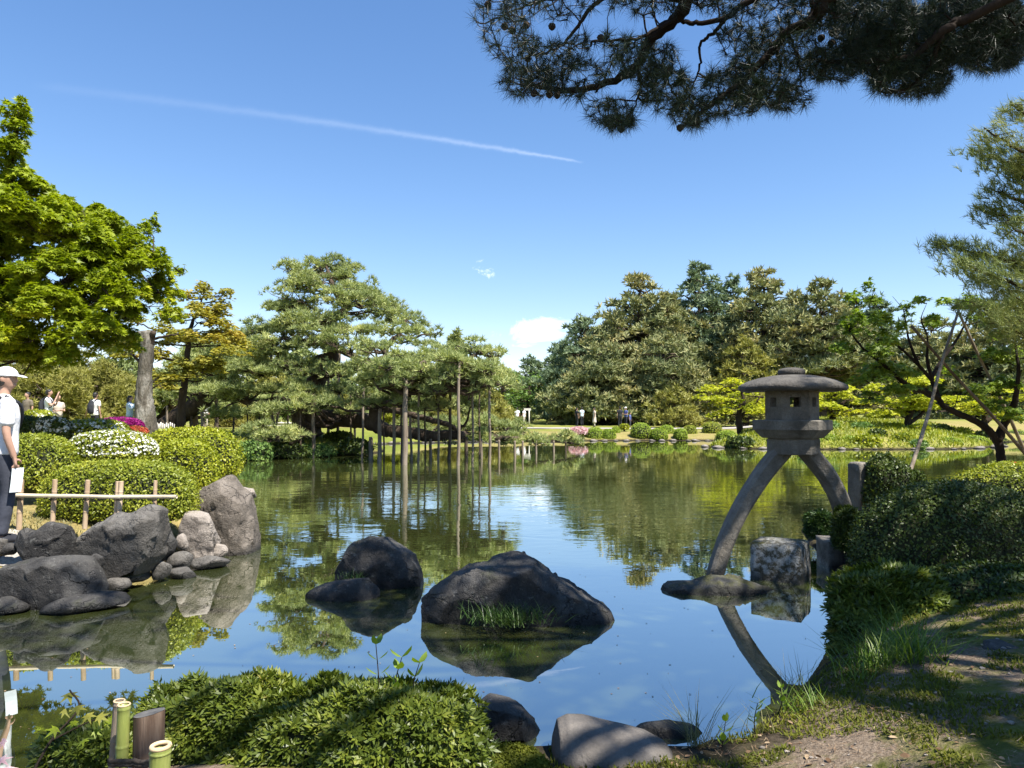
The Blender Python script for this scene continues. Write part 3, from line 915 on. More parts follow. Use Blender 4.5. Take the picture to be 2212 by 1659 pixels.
def wall_panel(g, a, b, z0, z1, th, cx, cy, win=None):
    """a stone panel from a to b (plan points), pierced by a square window when win = (s0, s1, w0, w1)"""
    a, b = np.array(a), np.array(b)
    inn = lambda p: p + (np.array((cx, cy)) - p) * th
    if win is None:
        s_, zz = [0, 1], [z0, z1]
    else:
        s_, zz = [0, win[0], win[1], 1], [z0, win[2], win[3], z1]
    n, m_ = len(s_), len(zz)
    out = [[(*(a + (b - a) * t), z) for t in s_] for z in zz]
    ins = [[(*inn(a + (b - a) * t), z) for t in s_] for z in zz]
    fo, fi, fw = [], [], []
    for r_ in range(m_ - 1):
        for c_ in range(n - 1):
            if win is not None and r_ == 1 and c_ == 1:
                q = [r_ * n + c_, r_ * n + c_ + 1, (r_ + 1) * n + c_ + 1, (r_ + 1) * n + c_]
                o_ = n * m_
                for e in range(4):
                    p1, p2 = q[e], q[(e + 1) % 4]
                    fw.append((p1, p2, p2 + o_, p1 + o_))
                continue
            q = (r_ * n + c_, r_ * n + c_ + 1, (r_ + 1) * n + c_ + 1, (r_ + 1) * n + c_)
            fo.append(q)
            fi.append(tuple(x + n * m_ for x in q[::-1]))
    g.add(np.array(out + ins).reshape(-1, 3), np.array(fo + fi + fw))


g = Geo()
R6 = wof(55)
z0, z1 = zof(908), zof(843)
cor = [(lx + R6 * math.cos(ROT6 + k * math.pi / 3 + math.pi / 6), LY + R6 * math.sin(ROT6 + k * math.pi / 3 + math.pi / 6)) for k in range(6)]
zw0, zw1 = zof(879), zof(859)
for k in range(6):
    wall_panel(g, cor[k], cor[(k + 1) % 6], z0, z1, .22, lx, LY, (.30, .70, zw0, zw1))
obj('fire_box', g, M['granite'], lan, smooth=False)
g = Geo()
prism(g, lx, LY, 6, [(zof(946), wof(62)), (zof(941), wof(68)), (zof(929.5), wof(79)), (zof(928), wof(82)), (zof(908.5), wof(82)), (zof(907), wof(80))], ROT6 + math.pi / 6)
bevel(obj('platform', g, M['granite'], lan, smooth=False))
g = Geo()
prism(g, lx + .01, LY, 6, [(zof(981), wof(55)), (zof(948), wof(55)), (zof(945), wof(50))], ROT6 + math.pi / 6)
bevel(obj('base_block', g, M['granite'], lan, smooth=False), .02)


def leg(name, pts, wd, dep):
    p = spline([P(*q) for q in pts], 8)
    t = unit(np.gradient(p, axis=0))
    side = unit(np.cross(t, (0, 1, 0)))
    back = np.cross(side, t)
    n = len(p)
    ws = np.interp(np.linspace(0, 1, n), np.linspace(0, 1, len(wd)), wd) / FPX * LY / 2
    ds = np.interp(np.linspace(0, 1, n), np.linspace(0, 1, len(dep)), dep) / 2
    c8 = [(-1, -.6), (-.6, -1), (.6, -1), (1, -.6), (1, .6), (.6, 1), (-.6, 1), (-1, .6)]
    v = np.stack([p + side * (ws * a)[:, None] + back * (ds * b)[:, None] for a, b in c8], 1)
    v = v + .008 * fbm(v * 7, 3, 4)[..., None]
    i = np.arange(n - 1)[:, None] * 8
    j = np.arange(8)[None]
    g = Geo()
    g.add(v, np.stack([i + j, i + (j + 1) % 8, i + 8 + (j + 1) % 8, i + 8 + j], -1).reshape(-1, 4), np.arange(8)[::-1][None], (np.arange(8) + (n - 1) * 8)[None])
    o = bevel(obj(name, g, M['granite'], lan, smooth=False), .01)
    return o


leg('leg', [(1694, 966, LY), (1686, 977, LY), (1652, 1018, LY), (1617, 1070, LY - .03), (1591, 1116, LY - .06), (1568, 1168, LY - .09), (1550, 1222, LY - .12), (1536, 1285, LY - .15)], [37, 37, 35, 33, 32, 31, 31], [.24, .24, .22, .21, .2])
leg('leg', [(1736, 966, LY), (1749, 980, LY), (1782, 1022, LY + .03), (1806, 1064, LY + .07), (1822, 1106, LY + .12), (1830, 1150, LY + .15), (1833, 1190, LY + .16)], [37, 36, 35, 35, 36, 36], [.24, .24, .22, .21])
boulder('lantern_footstone', 1812, 1868, 1150, 1225, LY + .2, M['rock_dark'], 'mossy stone carrying the short lantern leg', 83, 1.0)

# square stones of the old bridge abutment beside the lantern
g = Geo()
c = P(1697, 1230, 7.95)


def block(name, cx, cy, z0, z1, sx, sy, rot, mat, label, cat='stone block', rough=.012, seed=0):
    bm = bmesh.new()
    bmesh.ops.create_cube(bm, size=1.0)
    bmesh.ops.subdivide_edges(bm, edges=bm.edges[:], cuts=9, use_grid_fill=True)
    v = np.array([q.co[:] for q in bm.verts])
    e = np.sort(np.abs(v), 1)
    v = v * (1 - .05 * ((e[:, 1] * 2) ** 8 * (e[:, 2] * 2) ** 8))[:, None]
    v = v * (sx, sy, z1 - z0)
    v = v + np.stack([fbm(v * 5 + k * 7 + seed, 4, seed + k) for k in range(3)], -1) * rough * 1.5
    cr, sr = math.cos(rot), math.sin(rot)
    v = np.stack([v[:, 0] * cr - v[:, 1] * sr + cx, v[:, 0] * sr + v[:, 1] * cr + cy, v[:, 2] + (z0 + z1) / 2], -1)
    bm.verts.index_update()
    F = np.array([[q.index for q in f.verts] for f in bm.faces])
    bm.free()
    g = Geo()
    g.add(v, F)
    return tag(obj(name, g, mat, loc=(cx, cy, max(z0, 0))), label, cat)


block('stone_block', c[0], 8.1, -.3, P(1697, 1172, 7.95)[2], .56, .5, rad(-34), M['lichen_stone'], 'upright square stone with white lichen standing in the water', seed=3)
b2 = P(1812, 1180, 8.75)
block('stone_block', b2[0], 8.8, -.1, P(1812, 1166, 8.7)[2], .36, .6, rad(-8), M['granite'], 'grey stone beam end between the lichened stone and the dark hedge', seed=5)
b3 = P(1862, 1050, 9.9)
block('standing_stone', b3[0], 9.9, 0.1, P(1862, 999, 9.9)[2], .27, .25, rad(14), M['granite'], 'upright grey stone half hidden by ivy right of the lantern', 'standing stone', seed=7)
# ------------------------------------------------------------------ trees
def pad_points(c, rx, ry, h, n, r, droop=.25, fill=.5):
    an = r.uniform(0, 2 * math.pi, n)
    q = np.sqrt(r.uniform(0, 1, n))
    ph = r.uniform(0, 6.28, 3)
    lob = 1 + .22 * np.sin(an * 2 + ph[0]) + .14 * np.sin(an * 3 + ph[1]) + .10 * np.sin(an * 5 + ph[2])
    x, y = rx * q * lob * np.cos(an), ry * q * lob * np.sin(an)
    top = h * np.sqrt(np.clip(1 - q * q, 0, 1))
    z = top * r.uniform(0, 1, n) ** fill - droop * h * q * q
    out = np.stack([np.cos(an) * q, np.sin(an) * q, 0 * q], -1)
    return np.asarray(c) + np.stack([x, y, z], -1), out


def tree(name, label, cat, base, trunks, pads, dens, tmpl, size, leaf, bark, style='pine', group=None, seed=1, twigs=10, limb_r=.05, droop=.25,
         per_area=True, twig_r=.012, min_n=12, upright=1.0, fill=.5, limbs=True, size_var=.25, leaf_w=None, ksides=7, explode=0):
    r = np.random.default_rng(seed)
    root = empty(name, base, label, cat, group)
    gt, gb, gl = Geo(), Geo(), Geo()
    samples = []
    for i, (pts, rr) in enumerate(trunks):
        p = spline(pts, 7, .25 * min(rr), seed + i)
        tube(gt, p, rr, 12, True, .07, seed + i)
        samples.append(p)
    S = np.concatenate(samples)
    if not isinstance(tmpl, list):
        tmpl = [tmpl]
    for i, (c, rx, ry, h) in enumerate(pads):
        c = np.asarray(c, float)
        n = max(min_n, int(dens * rx * ry * 3.14)) if per_area else int(dens)
        if explode:                                     # several smaller sprays instead of one even shelf
            P_, O_ = [], []
            for _ in range(explode):
                c2 = c + np.array((r.uniform(-.75, .75) * rx, r.uniform(-.75, .75) * ry, r.uniform(-.8, .8) * h))
                f2 = r.uniform(.34, .6)
                a_, b_ = pad_points(c2, rx * f2, ry * f2, h * r.uniform(.5, 1.1), max(6, n // explode), r, droop, fill)
                P_.append(a_)
                O_.append(b_)
            pos, out = np.concatenate(P_), np.concatenate(O_)
            n = len(pos)
        else:
            pos, out = pad_points(c, rx, ry, h, n, r, droop, fill)
        if limbs:
            dv = c - S
            hd = np.hypot(dv[:, 0], dv[:, 1])
            cost = np.linalg.norm(dv, axis=1) + 1.5 * np.maximum(0, -dv[:, 2] + .1 * hd) + .8 * np.maximum(0, dv[:, 2] - 1.2 * hd - .4)
            k = int(np.argmin(cost))
            a = S[k]
            e = c - np.array((0, 0, h * .15))
            ln = np.linalg.norm(e - a)
            mid = a * .5 + e * .5 + r.normal(0, .07 * ln, 3) - np.array((0, 0, .06 * ln))
            pth = spline([a, a * .75 + mid * .25 + r.normal(0, .03 * ln, 3), mid, e * .7 + mid * .3 + r.normal(0, .05 * ln, 3), e], 4 if ksides > 5 else 2, .012 * ln, seed + i)
            lr = limb_r * (.6 + .4 * min(2.0, ln / 2))
            tube(gb, pth, [lr, lr * .75, lr * .35], ksides, True, .05, i)
        for t_ in range(twigs):
            e = pos[r.integers(n)] - (0, 0, .02)
            s0 = c - np.array((0, 0, h * .15))
            m0 = s0 * .5 + e * .5 + np.array((0, 0, -.12 * h)) + r.normal(0, .08 * rx, 3)
            tube(gb, spline([s0, m0, e], 2, .02 * rx, seed + t_ + i), [twig_r * 1.6, twig_r, twig_r * .5], 3, False)
        sz = size * (1 + size_var * r.uniform(-1, 1, n))
        if style == 'pine':
            ax = unit(np.array((0, 0, upright)) + out * .9 + r.normal(0, .35, (n, 3)))
            X, Yv, Z = frame(ax, r)
            tid = r.integers(0, len(tmpl), n)
            for k, (tv, tf) in enumerate(tmpl):
                s_ = tid == k
                if s_.any():
                    scatter(gl, tv, tf, pos[s_], X[s_], Yv[s_], Z[s_], sz[s_])
        else:
            a2 = r.uniform(0, 6.283, n)
            ax = unit(np.stack([np.cos(a2), np.sin(a2), r.uniform(-.55, .15, n)], -1) + out * .5)
            nr = unit(np.array((0, 0, 1.0)) + r.normal(0, .5, (n, 3)) + out * .5)
            Yv = unit(np.cross(nr, ax))
            Z = np.cross(ax, Yv)
            tv, tf = tmpl[0]
            scatter(gl, tv, tf, pos, ax, Yv, Z, sz)
    obj('trunk', gt, bark, root)
    if gb.n:
        obj('branches', gb, bark, root, kind='stuff')
    cr = obj('crown', gl, leaf, root, smooth=False, kind='stuff')
    return root


def px_pads(rows, seed=0, asp=1.0):
    """(u, v, Y, half width px, thickness px) -> pads in metres"""
    r = np.random.default_rng(seed)
    out = []
    for u, v, Y, hw, th in rows:
        s_ = Y / FPX
        out.append((P(u, v + th * .5, Y), hw * s_, hw * s_ * asp * r.uniform(.8, 1.15), th * s_))
    return out


T_NEAR = [tuft_template(25, k, .029, 18, 78, .35) for k in range(4)]
T_MID = [tuft_template(9, 10 + k, .15, 15, 80) for k in range(4)]
T_FAR = [tuft_template(5, 20 + k, .32, 15, 85) for k in range(4)]

# --- the great spreading pine on its props
Yk = 31.0
kpads = [
    (700, 560, 31.5, 48, 18), (660, 575, 31.0, 46, 18), (735, 582, 32.0, 52, 18), (700, 600, 30.5, 70, 20), (640, 612, 31.3, 46, 18), (780, 612, 32.5, 46, 18),
    (820, 632, 33.0, 40, 16), (655, 640, 30.3, 60, 20), (740, 640, 30.0, 62, 20), (600, 660, 31.0, 52, 18), (800, 662, 31.2, 56, 18), (848, 655, 32.0, 26, 12),
    (700, 680, 29.6, 62, 20), (620, 690, 30.0, 60, 20), (565, 700, 31.2, 48, 18), (770, 700, 29.8, 56, 18), (530, 722, 31.5, 55, 18), (655, 722, 29.5, 58, 18),
    (725, 740, 29.3, 52, 18), (590, 740, 30.2, 56, 20), (470, 748, 32.4, 60, 20), (520, 770, 31.0, 60, 18), (800, 742, 28.1, 42, 16), (640, 776, 29.6, 46, 16), (700, 790, 29.2, 40, 16),
    (870, 678, 30.6, 40, 15), (905, 696, 30.8, 44, 15), (845, 705, 30.0, 44, 16), (930, 715, 31.0, 30, 12), (885, 725, 29.6, 58, 16), (830, 752, 26.8, 52, 18), (880, 770, 26.4, 60, 18),
    (925, 765, 27.4, 50, 16), (850, 800, 26.0, 64, 18), (905, 806, 26.2, 60, 18), (805, 820, 26.2, 44, 16), (950, 800, 27.4, 50, 16), (780, 790, 28.0, 36, 14),
    (1000, 742, 28.0, 48, 16), (1040, 752, 27.8, 44, 16), (975, 768, 27.8, 46, 16), (1020, 782, 27.2, 54, 16), (1060, 782, 28.2, 30, 14), (990, 806, 27.4, 56, 16), (1045, 812, 27.2, 50, 14),
    (1085, 820, 29.1, 40, 14), (960, 838, 26.8, 50, 14), (1020, 836, 28.2, 44, 12),
    (440, 800, 33.5, 56, 18), (490, 815, 31.5, 56, 18), (560, 800, 30.5, 54, 16), (430, 842, 33.0, 52, 16), (500, 850, 30.8, 48, 14), (585, 838, 30.0, 50, 14), (640, 830, 29.6, 44, 14),
    (540, 880, 29.8, 46, 14), (600, 884, 29.0, 48, 14), (470, 890, 31.0, 44, 14), (735, 838, 30.6, 46, 14), (790, 852, 29.2, 48, 14), (720, 872, 32.5, 44, 12), (850, 862, 28.6, 50, 14), (910, 866, 28.0, 44, 14),
    (560, 920, 28.4, 46, 14), (610, 926, 27.8, 48, 16), (640, 940, 27.9, 30, 12), (590, 944, 27.6, 36, 12), (760, 892, 33.0, 40, 10),
    (950, 905, 31.5, 46, 14), (1000, 915, 31.0, 50, 14), (1045, 905, 32.0, 50, 14), (1090, 920, 32.0, 48, 14), (1040, 934, 30.2, 48, 14), (1090, 942, 31.2, 46, 14), (1140, 930, 33.0, 46, 14),
    (1150, 945, 32.0, 40, 12), (1190, 940, 33.5, 42, 12), (1225, 946, 34.0, 36, 10), (1000, 946, 29.6, 36, 12), (880, 905, 33.0, 40, 10), (930, 925, 32.5, 40, 10), (1255, 951, 34.4, 20, 7)]
base_k = P(672, 944, 31.8)
base_k[2] = gz(base_k[0], base_k[1]) - .1
ktr = [
    ([base_k, P(655, 905, 31.8), P(662, 862, 31.6), P(690, 815, 31.4), P(716, 775, 31.2), P(708, 732, 31), P(712, 692, 31), P(745, 668, 31.2), P(720, 620, 31), P(705, 575, 31.2)], [.62, .5, .42, .36, .3, .26, .24, .18, .12, .05]),
    ([P(664, 895, 31.8), P(700, 905, 31.6), P(760, 905, 31.2), P(800, 912, 30.8), P(830, 928, 30.4), P(880, 934, 30.0), P(930, 942, 29.8), P(985, 940, 29.8), P(1050, 944, 30.6), P(1130, 950, 32.4), P(1220, 955, 33.8)], [.42, .4, .36, .32, .28, .25, .23, .2, .15, .1, .05]),
    ([P(815, 922, 30.6), P(808, 885, 30.4), P(822, 858, 30.0), P(840, 825, 29.6), P(848, 790, 29.6), P(832, 755, 29.6), P(860, 725, 30), P(876, 695, 30.4)], [.26, .22, .2, .18, .16, .14, .1, .05]),
    ([P(812, 880, 30.4), P(860, 888, 30.0), P(920, 905, 29.7), P(970, 918, 29.6), P(995, 935, 29.6)], [.16, .14, .12, .1, .06]),
    ([P(668, 850, 31.5), P(630, 855, 31), P(580, 868, 30.6), P(540, 870, 30.8), P(490, 852, 31.4), P(430, 838, 32.6), P(390, 826, 33.4)], [.22, .19, .16, .14, .12, .09, .05]),
    ([P(706, 770, 31.1), P(640, 790, 30.8), P(590, 790, 30.6), P(545, 782, 30.8), P(490, 798, 31.2), P(440, 795, 33)], [.2, .17, .15, .13, .1, .05]),
    ([P(716, 745, 31), P(770, 772, 30.4), P(820, 785, 30), P(860, 800, 29.4)], [.16, .13, .11, .06]),
    ([P(880, 850, 28.5), P(960, 832, 27.6), P(1010, 828, 27.2), P(1060, 826, 26.6), P(1085, 835, 26.8)], [.07, .1, .1, .08, .04]),
    ([P(830, 840, 29.8), P(900, 808, 28.4), P(960, 795, 27.8), P(1010, 775, 27.6), P(1035, 762, 27.8)], [.13, .11, .09, .07, .04])]
pr = np.random.default_rng(19)
kpads += [(u + pr.uniform(-24, 24), v + pr.uniform(-6, 16), Y + pr.uniform(-.7, .7), hw * .8, th) for u, v, Y, hw, th in kpads[:26]]
for q in range(14):
    kpads.append((pr.uniform(470, 760), pr.uniform(780, 900), pr.uniform(29.5, 33), pr.uniform(28, 42), pr.uniform(11, 16)))
kpads += [(660, 858, 28.8, 46, 13), (697, 854, 28.8, 42, 13), (632, 872, 28.6, 40, 12), (676, 846, 29.0, 50, 14), (655, 880, 28.4, 34, 10), (850, 808, 25.6, 60, 15), (905, 808, 25.5, 56, 15), (955, 792, 25.2, 56, 15), (1000, 772, 24.9, 58, 15), (1045, 814, 25.3, 46, 13), (1078, 818, 25.8, 40, 12), (822, 872, 26.9, 46, 12), (930, 806, 25.6, 50, 14), (870, 790, 26, 56, 15),
          (500, 735, 30.5, 64, 18), (560, 745, 29.8, 60, 18), (470, 775, 30.4, 60, 18), (610, 720, 29.6, 60, 18), (540, 790, 29.6, 60, 16), (480, 830, 30, 56, 15)]
for q in range(46):
    kpads.append((pr.uniform(800, 1090), pr.uniform(772, 838), pr.uniform(24.4, 26.6), pr.uniform(24, 38), pr.uniform(9, 14)))
for q in range(14):
    kpads.append((pr.uniform(780, 1085), pr.uniform(760, 880), pr.uniform(26.2, 29.5), pr.uniform(26, 40), pr.uniform(10, 15)))
tree('spreading_pine', 'great old pine with crooked limbs spread over the pond on props', 'pine tree', base_k, ktr, px_pads(kpads, 3, 1.0), 46, T_MID, .25, M['needle_gold'], M['bark_pine'],
     seed=11, twigs=14, limb_r=.07, twig_r=.016, droop=.35, explode=4)


def pine_far(name, label, u, v_top, v_base, Y, hw, leaf, seed, trunk_r=.3, tiers=9, dens=2.6, size=.55, bare=.28, shape=1.0, group='tall pines beyond the pond', lean=0.0, bark='bark_pine', tm=None, flat=.2):
    r = np.random.default_rng(seed)
    b = P(u, v_base, Y)
    b[2] = gz(b[0], b[1]) - .1
    top = P(u + lean, v_top, Y)
    H_ = top[2] - b[2]
    s_ = Y / FPX
    tr = [b, b + (top - b) * .35 + r.normal(0, .15, 3) * (1, 1, 0), b + (top - b) * .7 + r.normal(0, .25, 3) * (1, 1, 0), top - (0, 0, .3)]
    pads = []
    tiers = int(tiers * 1.5)
    for i in range(tiers):
        f = bare + (1 - bare) * (i + .3) / tiers
        w = hw * s_ * (1 - f ** (2.7 * shape)) * 1.05 + hw * s_ * .13
        z = b[2] + H_ * f
        cxy = b[:2] + (top - b)[:2] * f
        m_ = max(2, int(2 + 5 * w / (hw * s_)))
        for q in range(m_):
            a = 2 * math.pi * (q + r.uniform(0, .9)) / m_
            d = w * r.uniform(.35, .78)
            pw = max(w * r.uniform(.28, .46), hw * s_ * .1)
            pads.append(((cxy[0] + d * math.cos(a), cxy[1] + d * math.sin(a), z + r.uniform(-.5, .5) * H_ / tiers), pw, pw, max(.35, pw * r.uniform(flat, flat * 2.2))))
    pads.append(((top[0], top[1], top[2] - .6), hw * s_ * .2, hw * s_ * .2, .7))
    return tree(name, label, 'pine tree', b, [(tr, [trunk_r, trunk_r * .75, trunk_r * .45, .05])], pads, dens * 1.05, tm or T_FAR, size * 1.2, M[leaf], M[bark], seed=seed, twigs=1, limb_r=trunk_r * .3, twig_r=.03, droop=.3,
                group=group, min_n=10, ksides=4, upright=.8, explode=3)


# tall pines beyond the pond, right half
pine_far('tall_pine', 'broad dark pine at the left end of the tall group beyond the pond', 1260, 690, 915, 78, 95, 'needle_blue', 101, .35, 10, 5.0, .5, .08)
pine_far('tall_pine', 'massive olive pine with the stepped left slope in the tall group', 1385, 600, 915, 80, 150, 'needle_far', 102, .5, 13, 4.0, .6, .08, .9)
pine_far('tall_pine', 'dark lower pine in front of the massive olive pine', 1300, 740, 918, 72, 110, 'needle_far', 103, .35, 10, 5.0, .5, .06)
pine_far('tall_pine', 'highest blue-green pine with a feathery crown in the tall group', 1510, 574, 912, 84, 105, 'needle_blue', 104, .4, 13, 3.6, .6, .2, 1.0)
pine_far('tall_pine', 'open-crowned red pine behind the lantern roof with visible limbs', 1650, 582, 910, 76, 110, 'needle_far', 105, .4, 9, 2.4, .6, .42, 1.5, bark='bark_dark')
pine_far('tall_pine', 'red pine with layered olive boughs right above the lantern', 1775, 612, 908, 70, 105, 'needle_far', 106, .38, 9, 3.2, .55, .36, 1.4)
pine_far('tall_pine', 'slender pine between the highest and the open-crowned pines', 1580, 600, 912, 88, 70, 'needle_blue', 107, .3, 10, 3.6, .55, .3)
pine_far('tall_pine', 'yellowish young pine low behind the lantern, left of its roof', 1610, 735, 910, 62, 75, 'needle_olive', 108, .25, 8, 4.5, .45, .12)
pine_far('tall_pine', 'shaded pine filling the gap behind the topiary balls', 1440, 720, 916, 70, 110, 'needle_far', 109, .35, 10, 4.5, .5, .05)
pine_far('tall_pine', 'pale olive young pine beside the dark group, over the topiary', 1455, 838, 918, 60, 55, 'needle_olive', 110, .2, 5, 6.0, .4, .1)
pine_far('tall_pine', 'tall far pine at the right behind the leaning maple', 1890, 640, 905, 82, 100, 'needle_blue', 111, .4, 11, 3.2, .6, .15)
pine_far('tall_pine', 'grey-green pine far right, partly behind the crossed poles', 2010, 690, 905, 76, 110, 'needle_far', 112, .35, 10, 4.0, .55, .1)
pine_far('tall_pine', 'dense pine at the right edge of the far bank', 2150, 650, 905, 66, 120, 'needle_far', 113, .35, 11, 4.5, .5, .08)
pine_far('tall_pine', 'small distant pine in the gap between the two tree groups', 1150, 772, 905, 105, 46, 'needle_blue', 114, .3, 8, 4.0, .6, .1)
pine_far('tall_pine', 'low distant pine joined to the gap, left of the massive group', 1205, 745, 908, 95, 50, 'needle_blue', 115, .3, 8, 4.0, .6, .06)
pine_far('tall_pine', 'olive pine closing the gap between the massive and the highest pines', 1452, 640, 914, 82, 100, 'needle_far', 116, .35, 11, 3.8, .6, .1)
pine_far('tall_pine', 'dark pine filling the space right of the open-crowned red pine', 1715, 640, 910, 84, 95, 'needle_blue', 117, .35, 10, 3.6, .6, .1)
pine_far('tall_pine', 'olive pine between the layered red pine and the leaning maple', 1830, 660, 908, 74, 90, 'needle_far', 118, .3, 10, 3.8, .55, .08)
pine_far('tall_pine', 'soft low pine at the left foot of the tall group', 1235, 765, 914, 84, 70, 'needle_far', 119, .3, 8, 4.6, .55, .04)
pine_far('tall_pine', 'rounded far pine in the gap, right of the small distant one', 1105, 806, 908, 88, 50, 'needle_mid', 120, .3, 6, 5.0, .5, .04)
# behind the great pine, left half
GB = 'trees behind the great pine'
pine_far('garden_pine', 'small grey-topped pine just above the right end of the great pine', 985, 716, 912, 58, 48, 'needle_mid', 121, .25, 8, 5.0, .42, .1, group=GB)
pine_far('garden_pine', 'olive pine behind the props at the middle of the great pine', 900, 800, 915, 54, 80, 'needle_mid', 122, .25, 6, 6.0, .4, .1, group=GB)
pine_far('garden_pine', 'bushy olive pine low behind the right-hand props', 1040, 832, 915, 52, 70, 'needle_olive', 123, .2, 5, 7.0, .36, .05, group=GB)
pine_far('garden_pine', 'pine seen between the trunk and the props of the great pine', 760, 790, 916, 52, 80, 'needle_mid', 124, .25, 6, 6.0, .4, .05, group=GB)
pine_far('garden_pine', 'olive pine behind the left limbs of the great pine', 545, 740, 918, 50, 90, 'needle_olive', 125, .25, 8, 6.0, .4, .05, group=GB)
pine_far('garden_pine', 'wide round yellow-green pine behind the walkers', 140, 752, 905, 36, 150, 'needle_olive', 126, .3, 9, 16.0, .27, .02, 1.2, group=GB, tm=T_MID, flat=.3)
pine_far('garden_pine', 'dark green pine behind the broken trunk', 255, 735, 905, 42, 80, 'needle_mid', 127, .25, 8, 9.0, .32, .05, group=GB)
pine_far('garden_pine', 'spreading pine crown left of the great pine trunk', 420, 740, 918, 40, 95, 'needle_gold', 128, .25, 8, 8.0, .3, .25, 1.3, group=GB, tm=T_MID)
pine_far('garden_pine', 'tall dim pine closing the view behind the left limbs', 640, 730, 915, 64, 80, 'needle_mid', 129, .3, 8, 4.5, .45, .1, group=GB)
pine_far('garden_pine', 'distant pine low at the left edge behind the walkers', 20, 775, 905, 46, 100, 'needle_mid', 130, .3, 7, 8.0, .34, .02, group=GB)
for k, (u, vt, Yd, hw, mt, w_) in enumerate(((660, 846, 49, 44, 'needle_gold', 'left of the great trunk'), (735, 858, 48, 40, 'needle_olive', 'right behind the great trunk'), (800, 846, 50, 44, 'needle_gold', 'behind the slim tip prop'), (845, 866, 48, 36, 'azalea', 'behind the straight prop'),
                                             (905, 850, 49, 42, 'needle_gold', 'behind the thickest prop'), (955, 862, 48, 38, 'needle_olive', 'behind the midway prop'), (1005, 846, 50, 44, 'needle_gold', 'behind the tallest prop'), (1065, 852, 51, 42, 'needle_olive', 'behind the isolated prop'), (580, 856, 47, 42, 'needle_gold', 'behind the crossing props'), (505, 862, 46, 40, 'needle_olive', 'behind the left limb tip'))):
    pine_far('young_pine', 'sunlit young pine on the far lawn ' + w_, u, vt, 926, Yd, hw, mt, 140 + k, .12, 5, 9.0, .3, .04, 1.3, group='young pines on the far lawn', tm=T_MID, flat=.35)
# a leaning pine trunk with its own crown at the left
bl = P(345, 930, 35)
bl[2] = gz(bl[0], bl[1]) - .1
tree('leaning_pine', 'pine with a thick trunk leaning right behind the picket fence', 'pine tree', bl,
     [([bl, P(385, 900, 35), P(430, 872, 34.6), P(462, 835, 34.4), P(478, 800, 34.2), P(470, 770, 34)], [.5, .45, .42, .36, .25, .1])],
     px_pads([(470, 760, 34, 60, 18), (420, 780, 34.5, 60, 18), (520, 790, 34.5, 50, 18), (390, 812, 35, 50, 16), (450, 822, 33.8, 50, 14), (500, 830, 34.6, 40, 14)], 5), 30, T_MID, .24, M['needle_gold'], M['bark_dark'], seed=41, twigs=10, limb_r=.08, twig_r=.02)
bl = P(338, 926, 39)
bl[2] = gz(bl[0], bl[1]) - .1
tree('leaning_pine', 'second leaning pine trunk farther left by the picket fence', 'pine tree', bl,
     [([bl, P(360, 900, 39), P(378, 875, 39), P(385, 845, 39), P(372, 810, 39)], [.45, .4, .34, .25, .1])],
     px_pads([(370, 805, 39, 55, 16), (340, 825, 39, 50, 16), (400, 832, 39.5, 50, 16), (350, 850, 38, 44, 14), (410, 868, 39, 44, 12)], 6), 26, T_MID, .26, M['needle_mid'], M['bark_dark'], seed=42, twigs=8, limb_r=.08, twig_r=.02)


def leafy(name, label, cat, base, trunks, rows, leaf, bark, dens, size, seed, tmpl=MAPLE, group=None, twigs=10, limb_r=.04, asp=1.0, droop=.5, fill=.9, twig_r=.01, size_var=.3, explode=3):
    return tree(name, label, cat, base, trunks, px_pads(rows, seed, asp), dens, tmpl, size, leaf, bark, style='leaf', seed=seed, twigs=twigs, limb_r=limb_r, droop=droop, group=group, fill=fill, twig_r=twig_r,
                min_n=20, size_var=size_var, explode=explode, ksides=5)


# --- big maple overhanging from the left
bm_ = np.array((-10.2, 12.6, gz(-10.2, 12.6) - .1))
mrows = [(44, 222, 11.5, 26, 35), (38, 246, 11.4, 33, 35), (50, 262, 11.7, 35, 32), (20, 285, 11.4, 51, 35), (-20, 300, 11.8, 78, 54), (40, 308, 11.3, 44, 35), (-40, 370, 11.8, 100, 54), (50, 385, 11.5, 78, 45), (10, 400, 10.9, 78, 45),
         (120, 398, 11.9, 56, 35), (105, 425, 11.2, 78, 45), (170, 420, 11.9, 62, 40), (60, 450, 10.7, 89, 48), (190, 455, 11.4, 73, 43), (-30, 480, 10.9, 100, 54), (130, 480, 10.8, 85, 45), (240, 460, 12.0, 44, 35),
         (290, 466, 12.2, 51, 35), (325, 480, 12.3, 29, 29), (255, 500, 11.5, 67, 40), (310, 510, 11.9, 49, 37), (200, 520, 10.9, 78, 45), (80, 530, 10.5, 89, 48), (290, 545, 11.4, 64, 40), (230, 565, 10.9, 78, 43), (330, 575, 11.8, 51, 37),
         (372, 586, 12.0, 33, 27), (395, 578, 12.2, 17, 18), (350, 612, 11.7, 49, 32), (290, 600, 11.2, 67, 40), (140, 580, 10.7, 82, 45), (30, 590, 10.7, 78, 45), (210, 625, 10.8, 78, 43), (320, 640, 11.4, 49, 35),
         (110, 640, 10.5, 89, 48), (270, 660, 11.2, 67, 40), (10, 660, 10.8, 85, 48), (180, 690, 10.7, 85, 45), (250, 700, 11.2, 56, 37), (70, 705, 10.5, 89, 48), (140, 722, 10.9, 78, 40), (290, 690, 11.7, 40, 29),
         (-60, 560, 11.2, 100, 54), (-50, 660, 11.2, 100, 54), (-60, 740, 11.2, 100, 54), (20, 745, 10.9, 78, 40), (85, 752, 11.2, 56, 29), (-120, 400, 11.7, 100, 54), (-130, 520, 11.4, 100, 54), (-130, 640, 11.4, 100, 54)]
mr_ = np.random.default_rng(23)
